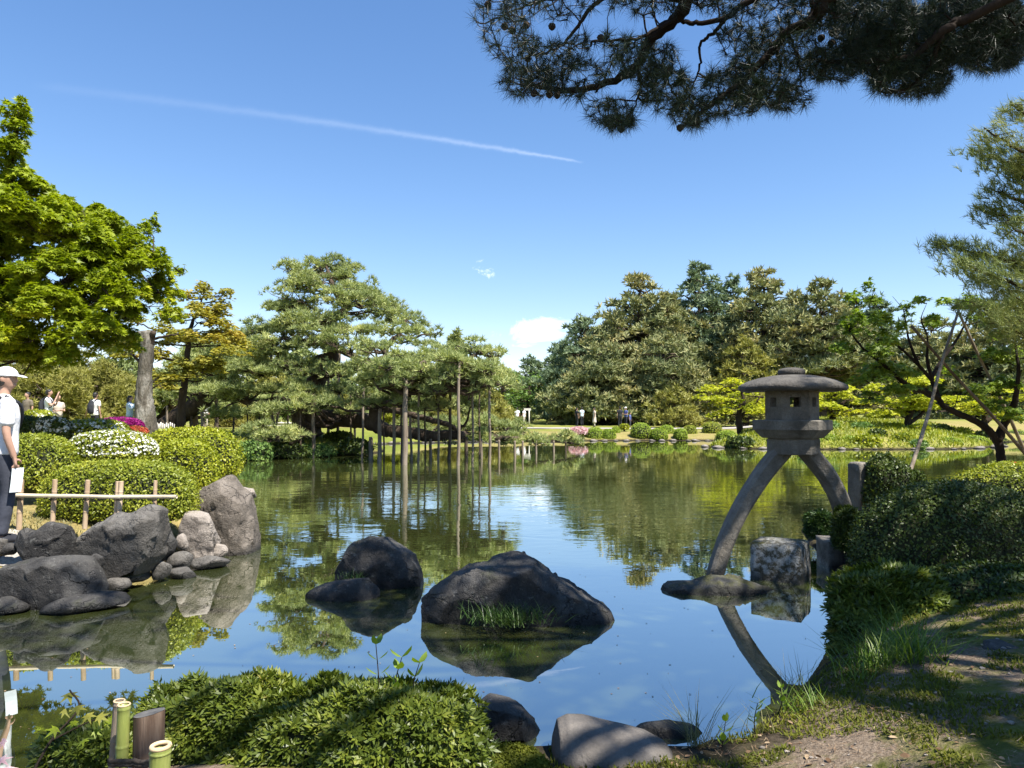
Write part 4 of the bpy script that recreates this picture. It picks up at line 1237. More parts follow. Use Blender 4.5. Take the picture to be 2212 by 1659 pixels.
while len(mrows) < 100:
    u_, v_ = mr_.uniform(-90, 390), mr_.uniform(395, 745)
    if u_ > 95 + (v_ - 380) * 1.25 or u_ > 345 - max(0, v_ - 640) * 1.5:
        continue
    mrows.append((u_, v_, mr_.uniform(10.4, 12.2), mr_.uniform(36, 62), mr_.uniform(22, 38)))
leafy('maple_tree', 'big bright green maple overhanging the path from the left edge', 'maple tree', bm_,
      [([bm_, (-9.8, 12.4, 1.8), (-9.2, 12.0, 3.0), (-8.4, 11.7, 4.0), P(80, 590, 11.4), P(125, 545, 11.4), P(175, 500, 11.5)], [.3, .26, .21, .15, .10, .08, .04]),
       ([(-9.5, 12.2, 2.6), (-9.0, 11.9, 4.2), P(-20, 480, 11.5), P(15, 400, 11.5), P(30, 310, 11.5), P(42, 235, 11.5)], [.19, .15, .11, .07, .045, .015]),
       ([P(10, 650, 11.5), P(90, 640, 11.4), P(180, 590, 11.3), P(250, 560, 11.4), P(330, 545, 11.6)], [.12, .09, .065, .045, .02])],
      mrows, M['maple'], M['bark_dark'], 860, .086, 51, explode=2, twigs=4, limb_r=.022, twig_r=.005)

# --- gold-tinted maple behind the broken trunk
bg_ = P(395, 925, 26)
bg_[2] = gz(bg_[0], bg_[1]) - .1
leafy('maple_tree', 'maple with orange-gold tiers behind the broken trunk', 'maple tree', bg_,
      [([bg_, P(392, 880, 26), P(400, 820, 26), P(405, 760, 26), P(415, 700, 26), P(440, 640, 26)], [.16, .14, .12, .1, .06, .02])],
      [(440, 612, 26, 30, 16), (400, 630, 26.4, 36, 16), (460, 630, 26, 36, 16), (480, 640, 26, 22, 14), (420, 650, 25.6, 52, 20), (470, 662, 26, 34, 16), (380, 672, 26.2, 50, 18), (430, 684, 25.4, 60, 20), (480, 705, 26.3, 60, 20), (390, 708, 25.6, 50, 20),
       (340, 725, 26.4, 44, 20), (520, 728, 26.5, 50, 20), (440, 730, 25.2, 60, 20), (360, 760, 25.6, 50, 20), (470, 762, 25.4, 55, 20), (410, 790, 25, 56, 20), (350, 800, 25, 40, 20), (330, 815, 24.5, 30, 16), (460, 800, 25.6, 45, 18), (380, 822, 24.6, 46, 16), (300, 690, 27, 30, 16), (290, 745, 27, 40, 20)],
      M['maple_gold'], M['bark_dark'], 260, .15, 52, tmpl=RHOMB, twigs=10, limb_r=.04, twig_r=.012, droop=.4)

# --- lime maples on the right island, sunlit from the side
GL = 'lime-green maples on the island'
for k, (nm, u, vb, Yd, rows) in enumerate((
        ('round lime-green maple left of the lantern', 1600, 918, 41, [(1560, 832, 41, 40, 12), (1610, 826, 41, 45, 12), (1535, 860, 40.5, 34, 10), (1580, 858, 40, 50, 12), (1640, 850, 41, 50, 12), (1560, 885, 40, 36, 10), (1620, 880, 40, 50, 10), (1660, 868, 41.5, 40, 10)]),
        ('lime-green maple right of the lantern fire box', 1800, 905, 46, [(1770, 850, 46, 50, 12), (1810, 840, 46, 50, 12), (1850, 858, 46, 50, 12), (1790, 876, 45, 60, 12), (1840, 884, 45, 50, 10), (1760, 872, 46, 40, 10)]),
        ('low bright maple with a forked trunk under the crossed poles', 1965, 932, 40, [(1930, 830, 40, 60, 14), (1990, 815, 40, 60, 14), (1900, 862, 40, 55, 12), (1960, 858, 39.5, 70, 14), (2030, 850, 40, 60, 12), (1920, 888, 40, 50, 10), (2000, 880, 40, 60, 10), (2070, 870, 41, 50, 12)]),
        ('lime-green maple at the far right of the island', 2130, 930, 42, [(2100, 850, 42, 60, 12), (2160, 830, 42, 60, 12), (2200, 860, 42, 60, 12), (2130, 885, 41, 60, 12), (2190, 895, 41, 60, 10)]))):
    b = P(u, vb, Yd)
    b[2] = gz(b[0], b[1]) - .1
    leafy('maple_tree', nm, 'maple tree', b, [([b, P(u - 4, vb - 22, Yd), P(u + 6, vb - 50, Yd), P(u, vb - 75, Yd)], [.2, .16, .12, .05]), ([P(u, vb - 18, Yd), P(u + 28, vb - 40, Yd), P(u + 42, vb - 62, Yd)], [.12, .09, .04])],
          rows, M['maple_lime'], M['bark_dark'], 85, .2, 53 + k, tmpl=RHOMB, group=GL, twigs=6, limb_r=.06, twig_r=.02)

# --- broadleaf trees in the distance
for k, (nm, u, vt, Yd, hw, vh, mt) in enumerate((
        ('rounded leafy tree in the gap left of the dark pines', 1140, 815, 82, 62, 70, 'broad'),
        ('leafy tree behind the right end of the great pine', 1085, 800, 66, 40, 80, 'azalea'),
        ('dense green tree behind the standing props', 950, 820, 60, 50, 70, 'broad'),
        ('sunlit leafy tree low between trunk and props', 850, 850, 58, 50, 50, 'azalea'),
        ('leafy tree low behind the rail fence', 610, 850, 48, 50, 50, 'broad'),
        ('leafy tree filling the left distance under the pine limbs', 480, 850, 52, 60, 55, 'broad'),
        ('dim leafy tree behind the open-crowned red pine', 1700, 700, 92, 90, 190, 'broad'),
        ('dim leafy tree behind the slender pine', 1560, 730, 96, 80, 160, 'broad'),
        ('leafy tree at the far right behind the poles', 2080, 740, 70, 90, 150, 'broad'))):
    b = P(u, 910, Yd)
    b[2] = gz(b[0], b[1]) - .1
    r = np.random.default_rng(300 + k)
    rows = []
    for q in range(16):
        f = r.uniform(0, 1)
        w = hw * math.sin(math.pi * (.18 + .7 * (1 - f)))
        rows.append((u + r.uniform(-1, 1) * w * .75, vt + vh * (1 - f), Yd + r.uniform(-1, 1) * w * .8 * Yd / FPX, hw * r.uniform(.3, .45), hw * .3))
    leafy('broadleaf_tree', nm, 'tree', b, [([b, P(u, vt + vh * .6, Yd), P(u + 4, vt + vh * .25, Yd)], [.25, .18, .06])], rows, M[mt], M['bark_dark'], 26, .36, 320 + k, tmpl=RHOMB, group='leafy trees in the distance', twigs=3, limb_r=.08, twig_r=.03)

# --- a far-off wood that closes the view behind everything
r = np.random.default_rng(900)
gw = Geo()
n = 20000
x = r.uniform(-150, 170, n)
y = 125 + 14 * fbm(np.stack([x * .05, 0 * x, 0 * x], -1), 2, 3) + r.uniform(-4, 4, n)
top = 7.5 + 3.5 * fbm(np.stack([x * .09, 0 * x, 0 * x + 5], -1), 4, 8)
z = .5 + top * r.uniform(0, 1, n) ** .75
X, Yv, Z = frame(unit(r.normal(size=(n, 3)) * (1, 1, .6)), r)
scatter(gw, *RHOMB, np.stack([x, y, z], -1), X, Yv, Z, r.uniform(.7, 1.5, n))
tag(obj('distant_wood', gw, M['broad'], smooth=False), 'far-off wood closing the view behind the garden trees', 'wood', kind='stuff')
def on_ground0(u, v):
    Yd = 34.0
    while Yd < 60:
        q = P(u, v, Yd)
        if q[2] <= gz(q[0], q[1]):
            return q
        Yd += .25
    return q


# ------------------------------------------------------------------ clipped shrubs
WHORL_T = []
for k in range(3):
    r = np.random.default_rng(80 + k)
    tv, tf = [], []
    for i in range(6):
        ph = 2 * math.pi * (i + r.uniform(-.2, .2)) / 6
        th = rad(r.uniform(30, 75))
        d = np.array((math.cos(th), math.sin(th) * math.cos(ph), math.sin(th) * math.sin(ph)))
        s_ = unit(np.cross(d, (1, 0, 0)))
        ln = r.uniform(.7, 1)
        k0 = len(tv)
        tv += [d * .02, d * ln * .5 + s_ * .13, d * ln, d * ln * .5 - s_ * .13]
        tf.append((k0, k0 + 1, k0 + 2, k0 + 3))
    WHORL_T.append((np.array(tv), tf))


def mound(name, label, u0, u1, v0, v1, Y, leaf, n, size, seed, depth=.8, cat='shrub', group=None, flowers=None, power=2.6, lump=.07, whorl=False, tilt=.55, core='core', drop=0.0, parent=None, stem=False):
    """a clipped shrub: a dark twiggy core under a skin of separate leaves; flowers = (material, share, size, patch)"""
    r = np.random.default_rng(seed)
    a, b = P(u0, v1, Y), P(u1, v0, Y)
    cx = (a[0] + b[0]) / 2
    rx = (b[0] - a[0]) / 2
    ry = rx * depth
    zb = a[2] - drop
    cz = zb + (b[2] - zb) * .42
    up, dn = b[2] - cz, cz - zb
    c = np.array((cx, Y, cz))

    def surf(D):
        s_ = (np.abs(D) ** power).sum(1) ** (-1 / power)
        q = D * s_[:, None]
        q = q * (1 + lump * fbm(D * 2.0 + seed, 3, seed))[:, None]
        return q * np.stack([np.full(len(D), rx), np.full(len(D), ry), np.where(D[:, 2] > 0, up, dn)], -1)

    root = empty(name, (cx, Y, zb), label, cat, group)
    D, F = ico(4)
    g = Geo()
    g.add(c + surf(D) * .93, F)
    obj('twig_core', g, M[core], root)
    D = unit(r.normal(size=(n, 3)))
    D[:, 2] = np.where(D[:, 2] < -.55, -D[:, 2], D[:, 2])
    p = surf(D)
    nr = unit(p / np.array((rx * rx, ry * ry, up * up)))
    p = c + p * (1 + r.uniform(-.08, .03, n) + (r.uniform(0, 1, n) < .07) * r.uniform(.01, .07, n))[:, None]
    g = Geo()
    if whorl:
        X, Yv, Z = frame(unit(nr + np.array((0, 0, .5)) + r.normal(0, .35, (n, 3))), r)
        tid = r.integers(0, 3, n)
        sz = size * r.uniform(.65, 1.15, n)
        for k in range(3):
            s_ = tid == k
            scatter(g, *WHORL_T[k], p[s_], X[s_], Yv[s_], Z[s_], sz[s_])
    else:
        N_ = unit(nr + r.normal(0, tilt, (n, 3)))
        X = unit(np.cross(N_, r.normal(size=(n, 3))) + .25 * nr)
        Yv = unit(np.cross(N_, X))
        scatter(g, *RHOMB, p, X, Yv, np.cross(X, Yv), size * r.uniform(.6, 1.25, n))
    obj('leaves', g, M[leaf], root, smooth=False, kind='stuff')
    if flowers:
        fm, share, fs, patch = flowers
        m_ = int(n * share)
        D = unit(r.normal(size=(m_ * 3, 3)))
        D[:, 2] = np.abs(D[:, 2]) * .9 + .05
        D = unit(D)
        D = D[fbm(D * 2.5 + seed * 3.1, 2, seed + 5) > patch][:m_]
        p = surf(D)
        nr = unit(p / np.array((rx * rx, ry * ry, up * up)))
        p = c + p * 1.03
        X, Yv, Z = frame(unit(nr + r.normal(0, .4, p.shape)), r)
        g = Geo()
        fl = [(0.0, 0, 0)] + [(.25, .55 * math.cos(t), .55 * math.sin(t)) for t in np.arange(10) * math.pi / 5]
        for i in range(1, 11, 2):
            fl[i + 1] = tuple(np.array(fl[i + 1]) * (.6, .55, .55))
        scatter(g, fl, [(0, i, i % 10 + 1) for i in range(1, 11)], p, X, Yv, Z, fs * r.uniform(.7, 1.2, len(p)))
        obj('blossoms', g, M[fm], root, smooth=False, kind='stuff')
    if stem:
        g = Geo()
        q = np.array((cx, Y, gz(cx, Y) - .05))
        tube(g, [q, c], [.08, .06], 7)
        obj('stem', g, M['bark_dark'], root)
    return root


GA = 'azalea mounds on the left bank'
mound('azalea_shrub', 'light green clipped azalea right behind the bamboo fence', 95, 425, 996, 1142, 8.95, 'azalea', 17000, .036, 401, .42, group=GA)
mound('azalea_shrub', 'green clipped azalea behind the man at the left edge', -30, 165, 940, 1070, 9.7, 'azalea', 9000, .038, 402, .6, group=GA)
mound('azalea_shrub', 'azalea covered in white flowers at the middle of the bank', 148, 335, 932, 1020, 10.3, 'azalea', 8000, .04, 403, .6, group=GA, flowers=('flower_white', .12, .036, -.45))
mound('azalea_shrub', 'rounded lime-green azalea behind the sunlit beige boulder', 312, 472, 953, 1080, 10.9, 'azalea_lime', 9000, .042, 404, .65, group=GA)
mound('azalea_shrub', 'large lime-green azalea at the water end of the bank', 296, 518, 926, 1050, 13.2, 'azalea_lime', 9000, .052, 405, .6, group=GA)
mound('azalea_shrub', 'cream-flowered azalea behind the white-flowered one', 134, 275, 908, 960, 12.4, 'azalea', 4500, .05, 406, .6, group=GA, flowers=('flower_white', .10, .042, -.1))
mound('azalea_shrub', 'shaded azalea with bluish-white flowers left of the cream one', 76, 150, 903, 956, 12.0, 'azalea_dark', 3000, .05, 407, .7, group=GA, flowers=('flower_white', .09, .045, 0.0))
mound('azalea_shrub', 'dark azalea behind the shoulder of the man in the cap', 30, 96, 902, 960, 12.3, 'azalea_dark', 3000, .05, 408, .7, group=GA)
mound('azalea_shrub', 'pale yellow-green azalea in front of the walkers', 42, 116, 888, 930, 15.5, 'azalea_lime', 3000, .06, 409, .7, group=GA, flowers=('flower_white', .05, .05, 0.0))
mound('azalea_shrub', 'magenta-flowered azalea before the broken trunk', 214, 304, 905, 942, 17.0, 'azalea_dark', 2500, .06, 410, .7, group=GA, flowers=('flower_magenta', .9, .10, -1.0))
mound('azalea_shrub', 'small orange-red azalea at the foot of the magenta one', 270, 316, 923, 948, 15.8, 'azalea_dark', 1500, .05, 411, .7, group=GA, flowers=('flower_red', .6, .07, -1.0))
GR = 'dark shrubs on the right bank'
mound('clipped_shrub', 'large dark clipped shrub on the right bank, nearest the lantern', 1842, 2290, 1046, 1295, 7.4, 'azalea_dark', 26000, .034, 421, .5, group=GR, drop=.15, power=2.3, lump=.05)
mound('clipped_shrub', 'flat-topped shrub with a few red flowers behind the large dark one', 2060, 2400, 998, 1130, 10.2, 'azalea', 12000, .042, 422, .6, group=GR, flowers=('flower_red', .002, .035, .1), power=2.0)
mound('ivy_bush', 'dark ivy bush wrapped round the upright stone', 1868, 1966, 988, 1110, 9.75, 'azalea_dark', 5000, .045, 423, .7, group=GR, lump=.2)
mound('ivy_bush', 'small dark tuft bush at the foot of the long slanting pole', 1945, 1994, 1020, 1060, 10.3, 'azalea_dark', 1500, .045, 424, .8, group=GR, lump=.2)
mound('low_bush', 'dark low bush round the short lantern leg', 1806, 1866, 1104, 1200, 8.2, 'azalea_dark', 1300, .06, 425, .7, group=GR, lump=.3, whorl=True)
mound('low_bush', 'low grassy bush behind the lantern, at the bank end', 1744, 1800, 1106, 1170, 9.7, 'grass_dark', 1200, .07, 428, .8, group=GR, lump=.3, whorl=True)
mound('juniper_bush', 'feathery green low bush under the large dark shrub', 1818, 2040, 1236, 1370, 6.35, 'sasa', 2500, .10, 426, .7, group=GR, lump=.3, whorl=True)
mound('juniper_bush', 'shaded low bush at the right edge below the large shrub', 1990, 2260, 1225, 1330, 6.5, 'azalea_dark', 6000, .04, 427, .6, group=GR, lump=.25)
# foreground shrub
mound('foreground_shrub', 'leafy green low shrub in the foreground, between the posts and the dark rock', 560, 1018, 1492, 1700, 3.55, 'sasa', 5200, .058, 431, .5, whorl=True, lump=.3, power=3.0, drop=.1)
mound('foreground_shrub', 'leafy green low shrub in the foreground, behind the bamboo posts', 288, 700, 1478, 1690, 3.7, 'sasa', 5200, .058, 432, .5, whorl=True, lump=.32, power=2.8, drop=.1)
mound('ground_plant', 'small green plants at the water left of the bamboo posts', 90, 300, 1570, 1720, 3.0, 'sasa', 1500, .05, 433, .6, whorl=True, lump=.3)
mound('moss_cushion', 'moss-covered hump right of the foreground shrub', 990, 1190, 1622, 1730, 3.6, 'moss', 14000, .018, 434, .6, lump=.12, core='core')

# topiary balls on the far shore: (u, v, half width, half height)
GT = 'clipped balls along the far shore'
balls = [(1285.3, 938.2, 18.5, 14.0, 46.4, 'fat clipped ball next to the pink azalea'), (1315, 939.5, 15, 12, 46.3, 'clipped ball second from the pink azalea'), (1330, 930, 8.5, 7, 48.5, 'tiny clipped ball behind the second one'),
         (1384.5, 932, 22, 17.5, 46.6, 'largest clipped ball of the far shore row'), (1423, 937.7, 19, 12.5, 46.2, 'clipped ball just right of the largest one'), (1440.3, 930, 15.5, 11, 48.2, 'clipped ball behind and right of the largest pair'),
         (1470, 937.7, 14, 11.5, 46.2, 'small clipped ball in front near the island'), (1490, 932, 14.5, 12.5, 48, 'darker clipped ball behind the small front one'), (1538, 927, 20, 15, 48.5, 'dark wide clipped ball nearest the island'),
         (1836, 958, 20, 15, 36.2, 'squarish clipped ball at the island waterline'), (1788, 957, 26, 18, 36.6, 'low spreading clipped mound left of the squarish ball'), (1720, 952, 30, 14, 38, 'clipped mound behind the lantern platform'),
         (1640, 940, 40, 16, 40, 'wide dark clipped mound left of the lantern'), (1570, 946, 24, 15, 39.5, 'clipped mound at the left tip of the island'), (1920, 962, 30, 10, 36.4, 'leafy low mound at the island waterline'),
         (2050, 958, 26, 12, 37, 'clipped mound at the right part of the island'), (2010, 945, 22, 12, 39, 'clipped mound behind the slanting pole'), (2100, 955, 30, 14, 38.5, 'clipped mound at the right end of the island'), (2190, 945, 40, 16, 46, 'wide clipped hedge at the right picture edge')]
for i, (u, v, hw, hh, Yd, lb) in enumerate(balls):
    mound('clipped_ball', lb, u - hw, u + hw, v - hh, v + hh, Yd, 'topiary' if 'dark' not in lb else 'azalea', 1900, .088, 440 + i, 1.0, group=GT, power=2.4, lump=.03, drop=.1, tilt=.35)
mound('clipped_ball', 'small ball on a stem behind the largest clipped balls', 1339, 1358, 917, 929, 50, 'azalea_lime', 500, .13, 470, 1.0, group=GT, stem=True)
mound('pink_azalea', 'pink-flowered azalea at the left end of the clipped balls', 1230, 1270, 924, 946, 46.5, 'azalea', 700, .12, 471, .8, flowers=('flower_pink', .9, .2, -.5))
for i, (u0, u1, v0, v1, Yd, mt, lb) in enumerate((
        (515, 590, 955, 1000, 27.5, 'broad', 'leafy bush at the pond edge right of the azalea bank'), (560, 660, 958, 992, 28.6, 'azalea_dark', 'shaded bush at the waterline under the low pine boughs'),
        (640, 720, 962, 988, 29.6, 'broad', 'low bush at the waterline before the great pine'), (735, 800, 950, 986, 30.5, 'azalea_dark', 'dark broad-leaved bush at the tip of the great pine bank'),
        (700, 760, 935, 962, 32, 'moss', 'mossy hump beside the trunk of the great pine'))):
    mound('waterside_bush', lb, u0, u1, v0, v1, Yd, mt, 1800, .13, 480 + i, .8, group='bushes at the foot of the great pine', lump=.25)


ir = np.random.default_rng(55)
isl = [(1600, 958), (1680, 962), (1745, 952), (1870, 955), (1895, 940), (1950, 950), (1985, 962), (2080, 940), (2030, 930), (1730, 930), (1860, 925), (1930, 925), (2120, 945), (1665, 935), (1790, 925), (1985, 930)]
plc = ['left of the lantern legs', 'just behind the lantern neck', 'low behind the lantern platform', 'right of the squarish ball', 'up the slope from the squarish ball', 'below the forked maple', 'at the waterline left of the slanting pole', 'behind the long poles', 'right of the forked maple trunk', 'in the shade behind the lantern', 'high on the slope behind the squarish ball', 'under the left boughs of the forked maple', 'near the right end of the shore', 'under the round lime maple', 'high behind the lantern fire box', 'beside the forked maple trunk']
for i, ((u, v), w_) in enumerate(zip(isl, plc)):
    q = on_ground0(u, v)
    hw, hh = ir.uniform(16, 30), ir.uniform(8, 13)
    mound('island_shrub', 'low uneven island shrub ' + w_, u - hw, u + hw, v - hh, v + 3, q[1], ('azalea_dark', 'azalea', 'broad', 'azalea_lime')[i % 4], 900, .17, 900 + i, .9, group='low shrubs on the island slope', lump=.3, drop=.2)

# ------------------------------------------------------------------ poles and props
def pole(name, label, a, b, r0, r1, mat, group, cat='pole'):
    g = Geo()
    a, b = np.array(a, float), np.array(b, float)
    p = spline([a, a * .66 + b * .34 + (.006 * np.linalg.norm(b - a), 0, 0), a * .33 + b * .67 - (.004 * np.linalg.norm(b - a), 0, 0), b], 4)
    tube(g, p, [r0, r1], 9, True, .05, int(abs(a[0]) * 97))
    return tag(obj(name, g, mat, loc=a), label, cat, group)


GP = 'wooden props under the great pine'
props = [  # top u, v, foot u, v, width px, standing in water?
    (677, 866, 677, 988, 8, 1, 'prop in the water right before the great trunk'), (734, 762, 728, 958, 6, 0, 'tall prop on the bank right of the great trunk'), (710, 800, 709, 932, 6, 0, 'thin prop close behind the great trunk'),
    (787, 822, 781, 990, 5, 1, 'slim prop at the tip of the bank'), (801, 944, 801, 990, 10, 1, 'short thick stump prop under the horizontal limb'), (821, 880, 819, 996, 9, 1, 'grey prop under the rising second trunk'),
    (829, 886, 829, 990, 4, 1, 'dark thin prop just behind the grey one'), (853, 838, 849, 996, 7, 1, 'straight prop between the second trunk and the thickest prop'), (877, 818, 873, 1004, 12, 1, 'thickest pale prop in the middle of the pond edge'),
    (886, 898, 889, 992, 6, 1, 'short prop just right of the thickest'), (930, 948, 930, 988, 7, 1, 'stubby prop under the horizontal limb over water'), (975, 806, 969, 992, 7, 1, 'dark prop left of the tall thin pair'),
    (992, 780, 989, 1006, 7, 1, 'tallest prop holding the right crown'), (1058, 826, 1057, 1003, 6, 1, 'isolated prop at the right end of the crown'), (1007, 944, 1007, 988, 8, 1, 'short dark prop right of the tallest'),
    (1112, 952, 1112, 986, 6, 1, 'short prop under the low bough, first of the right row'), (1129, 952, 1129, 984, 5, 1, 'short prop under the low bough, second of the right row'), (1158, 952, 1158, 980, 5, 1, 'short prop under the low bough, third of the right row'),
    (1196, 952, 1196, 977, 5, 1, 'short prop under the low bough, fourth of the right row'), (1222, 954, 1222, 976, 4, 1, 'last short prop at the tip of the low bough'), (1040, 948, 1040, 990, 5, 1, 'short prop left of the isolated one'),
    (1078, 950, 1078, 988, 5, 1, 'short prop right of the isolated one'), (1025, 876, 1025, 914, 4, 0, 'far prop on the lawn seen behind the water'), (468, 806, 467, 938, 8, 0, 'dark upright prop left of the great pine'),
    (436, 834, 436, 930, 5, 0, 'thin upright prop before the leaning trunk'), (412, 842, 414, 926, 4, 0, 'pale thin prop beside the leaning trunk'), (421, 812, 443, 934, 8, 0, 'slanting pale prop against the leaning trunk'),
    (395, 858, 395, 928, 5, 0, 'short prop at the middle of the leaning trunk'), (361, 876, 361, 928, 5, 0, 'short prop under the second leaning trunk'), (583, 875, 596, 932, 7, 0, 'slanting pale prop behind the low boughs, leaning right'),
    (604, 880, 592, 930, 5, 0, 'slanting prop crossing the pale one'), (561, 880, 560, 930, 4, 0, 'thin prop left of the crossing pair'), (622, 888, 622, 930, 4, 0, 'thin prop right of the crossing pair'),
    (600, 940, 614, 990, 6, 1, 'slanting prop in the water under the low boughs'), (582, 950, 578, 990, 5, 1, 'short leaning prop at the pond edge under the low boughs'), (505, 850, 504, 934, 4, 0, 'thin dark prop under the left limb'),
    (758, 838, 757, 984, 4, 1, 'thin prop in the water left of the slim tip prop'), (905, 838, 903, 998, 5, 1, 'thin pale prop second right of the thickest'), (918, 862, 918, 990, 4, 1, 'thin dark prop before the drooping limb'),
    (948, 826, 946, 996, 5, 1, 'thin prop midway between the thickest and the tallest'), (1022, 800, 1020, 998, 5, 1, 'thin prop between the tallest and the isolated one'), (1036, 840, 1035, 994, 4, 1, 'thin dark prop just left of the isolated one'),
    (650, 884, 648, 990, 4, 1, 'thin prop in the water left of the great trunk'), (535, 862, 534, 940, 4, 0, 'thin dark prop right of the left limb tip'), (868, 842, 866, 994, 4, 1, 'thin dark prop hugging the thickest one'), (765, 856, 766, 962, 5, 0, 'pale prop on the bank tip')]
for i, (u0, v0, u1, v1, w, inw, lb) in enumerate(props):
    if inw:
        b = W(u1, v1)
        Yd = b[1]
        b = b - (0, 0, .3)
    else:
        Yd = 33.0 if u1 > 500 else 34.5
        if u1 == 1025:
            Yd = 50
        b = P(u1, v1, Yd)
        b[2] = min(b[2], gz(b[0], b[1])) - .05
    tp = P(u0, v0, Yd)
    rr = w * Yd / FPX / 2
    pole('pine_prop', lb, b, tp, rr * 1.08, rr * .85, M['pole_dark'] if ('dark' in lb or w == 4) else M['pole'], GP, 'prop')
# crossed long poles holding the leaning maple
GX = 'long poles under the leaning maple'
pole('support_pole', 'long pole slanting from the ivy tuft up to the crossing', P(1957, 1045, 11.2), P(2071, 670, 12.6), .032, .022, M['pole'], GX, 'pole')
pole('support_pole', 'long dark pole slanting down to the right edge', P(2240, 1010, 12.8), P(1969, 704, 12.2), .032, .022, M['pole_dark'], GX, 'pole')
pole('support_pole', 'long pole from the crossing top down to the right', P(2218, 985, 13.6), P(2070, 672, 12.7), .032, .022, M['pole'], GX, 'pole')

# broken dead trunk with grey bark
tb = P(317, 930, 19.5)
tb[2] = gz(tb[0], tb[1]) - .1
sn = empty('dead_trunk', tb, 'broken grey dead trunk rising above the flower mounds', 'tree trunk')
g = Geo()
p = spline([tb, P(314, 900, 19.5), P(311, 860, 19.5), P(313, 810, 19.5), P(317, 760, 19.5), P(313, 716, 19.5)], 8)
tube(g, p, [.33, .27, .22, .18, .18, .20], 18, True, .05, 3)
obj('trunk', g, M['bark_grey'], sn)
g = Geo()
tube(g, spline([P(318, 758, 19.5), P(326, 735, 19.5), P(332, 716, 19.4)], 5), [.13, .10, .07], 10, True, .06, 4)
obj('stub', g, M['bark_dark'], sn)
for (pts, rr) in (([(310, 790), (290, 770), (270, 752)], .05), ([(320, 735), (350, 728), (385, 722)], .05), ([(322, 845), (340, 832), (352, 838)], .025)):
    g = Geo()
    tube(g, spline([P(u, v, 19.6) for u, v in pts], 5, .01, 2), [rr, rr * .4], 7, True, .05, 5)
    obj('dead_branch', g, M['bark_dark'], sn)

# ------------------------------------------------------------------ low bamboo fence on the left bank
fence = empty('bamboo_fence', P(190, 1132, 8.0), 'low bamboo fence with one rail in front of the azaleas', 'fence')


def bamboo(name, a, b, r_, mat, parent=None, nodes=(.35, .75), k=12, loc=None, cut=None):
    a, b = np.array(a, float), np.array(b, float)
    n = 24
    t = np.linspace(0, 1, n)
    t = np.sort(np.concatenate([t] + [np.array((q - .012, q, q + .012)) for q in nodes]))
    rr = np.full(len(t), r_)
    for q in nodes:
        rr = rr * (1 + .10 * np.exp(-((t - q) / .008) ** 2))
    p = a + (b - a) * t[:, None]
    g = Geo()
    m_ = len(p)
    tube(g, p, rr, k, False)
    # rim and hollow top
    d = unit(b - a)
    tube(g, np.array([b, b - d * .0005, b - d * .03]), [r_ * 1.0, r_ * .80, r_ * .78], k, False)
    tube(g, np.array([b - d * .031, b - d * .0305]), [r_ * .79, r_ * .02], k, True)
    return obj(name, g, mat, parent, loc=loc)


for u0, u1, v0, v1, w in ((46, 41, 1036, 1134, 11), (119, 113, 1036, 1131, 10), (190, 183, 1037, 1132, 10), (254, 249, 1040, 1118, 8), (262, 256, 1040, 1120, 10), (336, 333, 1038, 1112, 8)):
    Yd = 8.0
    pst = bamboo('post', P(u1, v1 + 10, Yd), P(u0, v0, Yd), w * Yd / FPX / 2, M['bamboo_dry'], fence)
    g = Geo()
    c = P((u0 + u1) / 2, 1073, Yd)
    for dz in (-.02, .0, .02):
        an = np.linspace(0, 2 * math.pi, 12)
        rr = w * Yd / FPX / 2 * 1.25
        tube(g, np.stack([c[0] + rr * np.cos(an), c[1] + rr * np.sin(an), c[2] + dz + .012 * np.sin(an)], -1), [.006], 5, False)
    obj('lashing', g, M['rope'], pst)
for u0, v0, u1, v1 in ((-60, 1068, 150, 1072), (135, 1071, 262, 1074), (250, 1073, 382, 1073)):
    a, b = P(u0, v0, 7.93), P(u1, v1, 7.93)
    bamboo('rail', a, b, .021, M['bamboo_rail'], fence, (.2, .5, .8))
# white picket fence far behind, and the rail fence under the boughs
pf = empty('picket_fence', P(352, 930, 31.5), 'low row of pale pickets behind the azaleas', 'fence')
for i in range(13):
    u = 327 + i * 4.1
    a = P(u, 930, 31.5)
    g = Geo()
    tube(g, [(a[0], 31.5, a[2] - .05), P(u, 912 + (i * 37 % 5), 31.5)], [.028, .026], 6)
    obj('picket', g, M['picket'], pf)
rf = empty('rail_fence', P(610, 925, 39), 'pale wooden rail fence seen under the pine boughs', 'fence')
for u in (576, 592, 608, 624, 640):
    a = P(u, 926, 39)
    g = Geo()
    tube(g, [(a[0], 39, gz(a[0], 39) - .1), P(u, 911, 39)], [.05, .045], 6)
    obj('post', g, M['picket'], rf)
for v in (914, 920):
    g = Geo()
    tube(g, [P(572, v, 38.95), P(646, v, 38.95)], [.045, .045], 6)
    obj('rail', g, M['picket'], rf)

# ------------------------------------------------------------------ kerb stones of the far shore
kr = np.random.default_rng(5)


def ordinal(n):
    ones = ['', 'first', 'second', 'third', 'fourth', 'fifth', 'sixth', 'seventh', 'eighth', 'ninth', 'tenth', 'eleventh', 'twelfth', 'thirteenth', 'fourteenth', 'fifteenth', 'sixteenth', 'seventeenth', 'eighteenth', 'nineteenth']
    if n < 20:
        return ones[n]
    t = ['', '', 'twent', 'thirt', 'fort', 'fift', 'sixt'][n // 10]
    return t + 'ieth' if n % 10 == 0 else t + 'y-' + ones[n % 10]


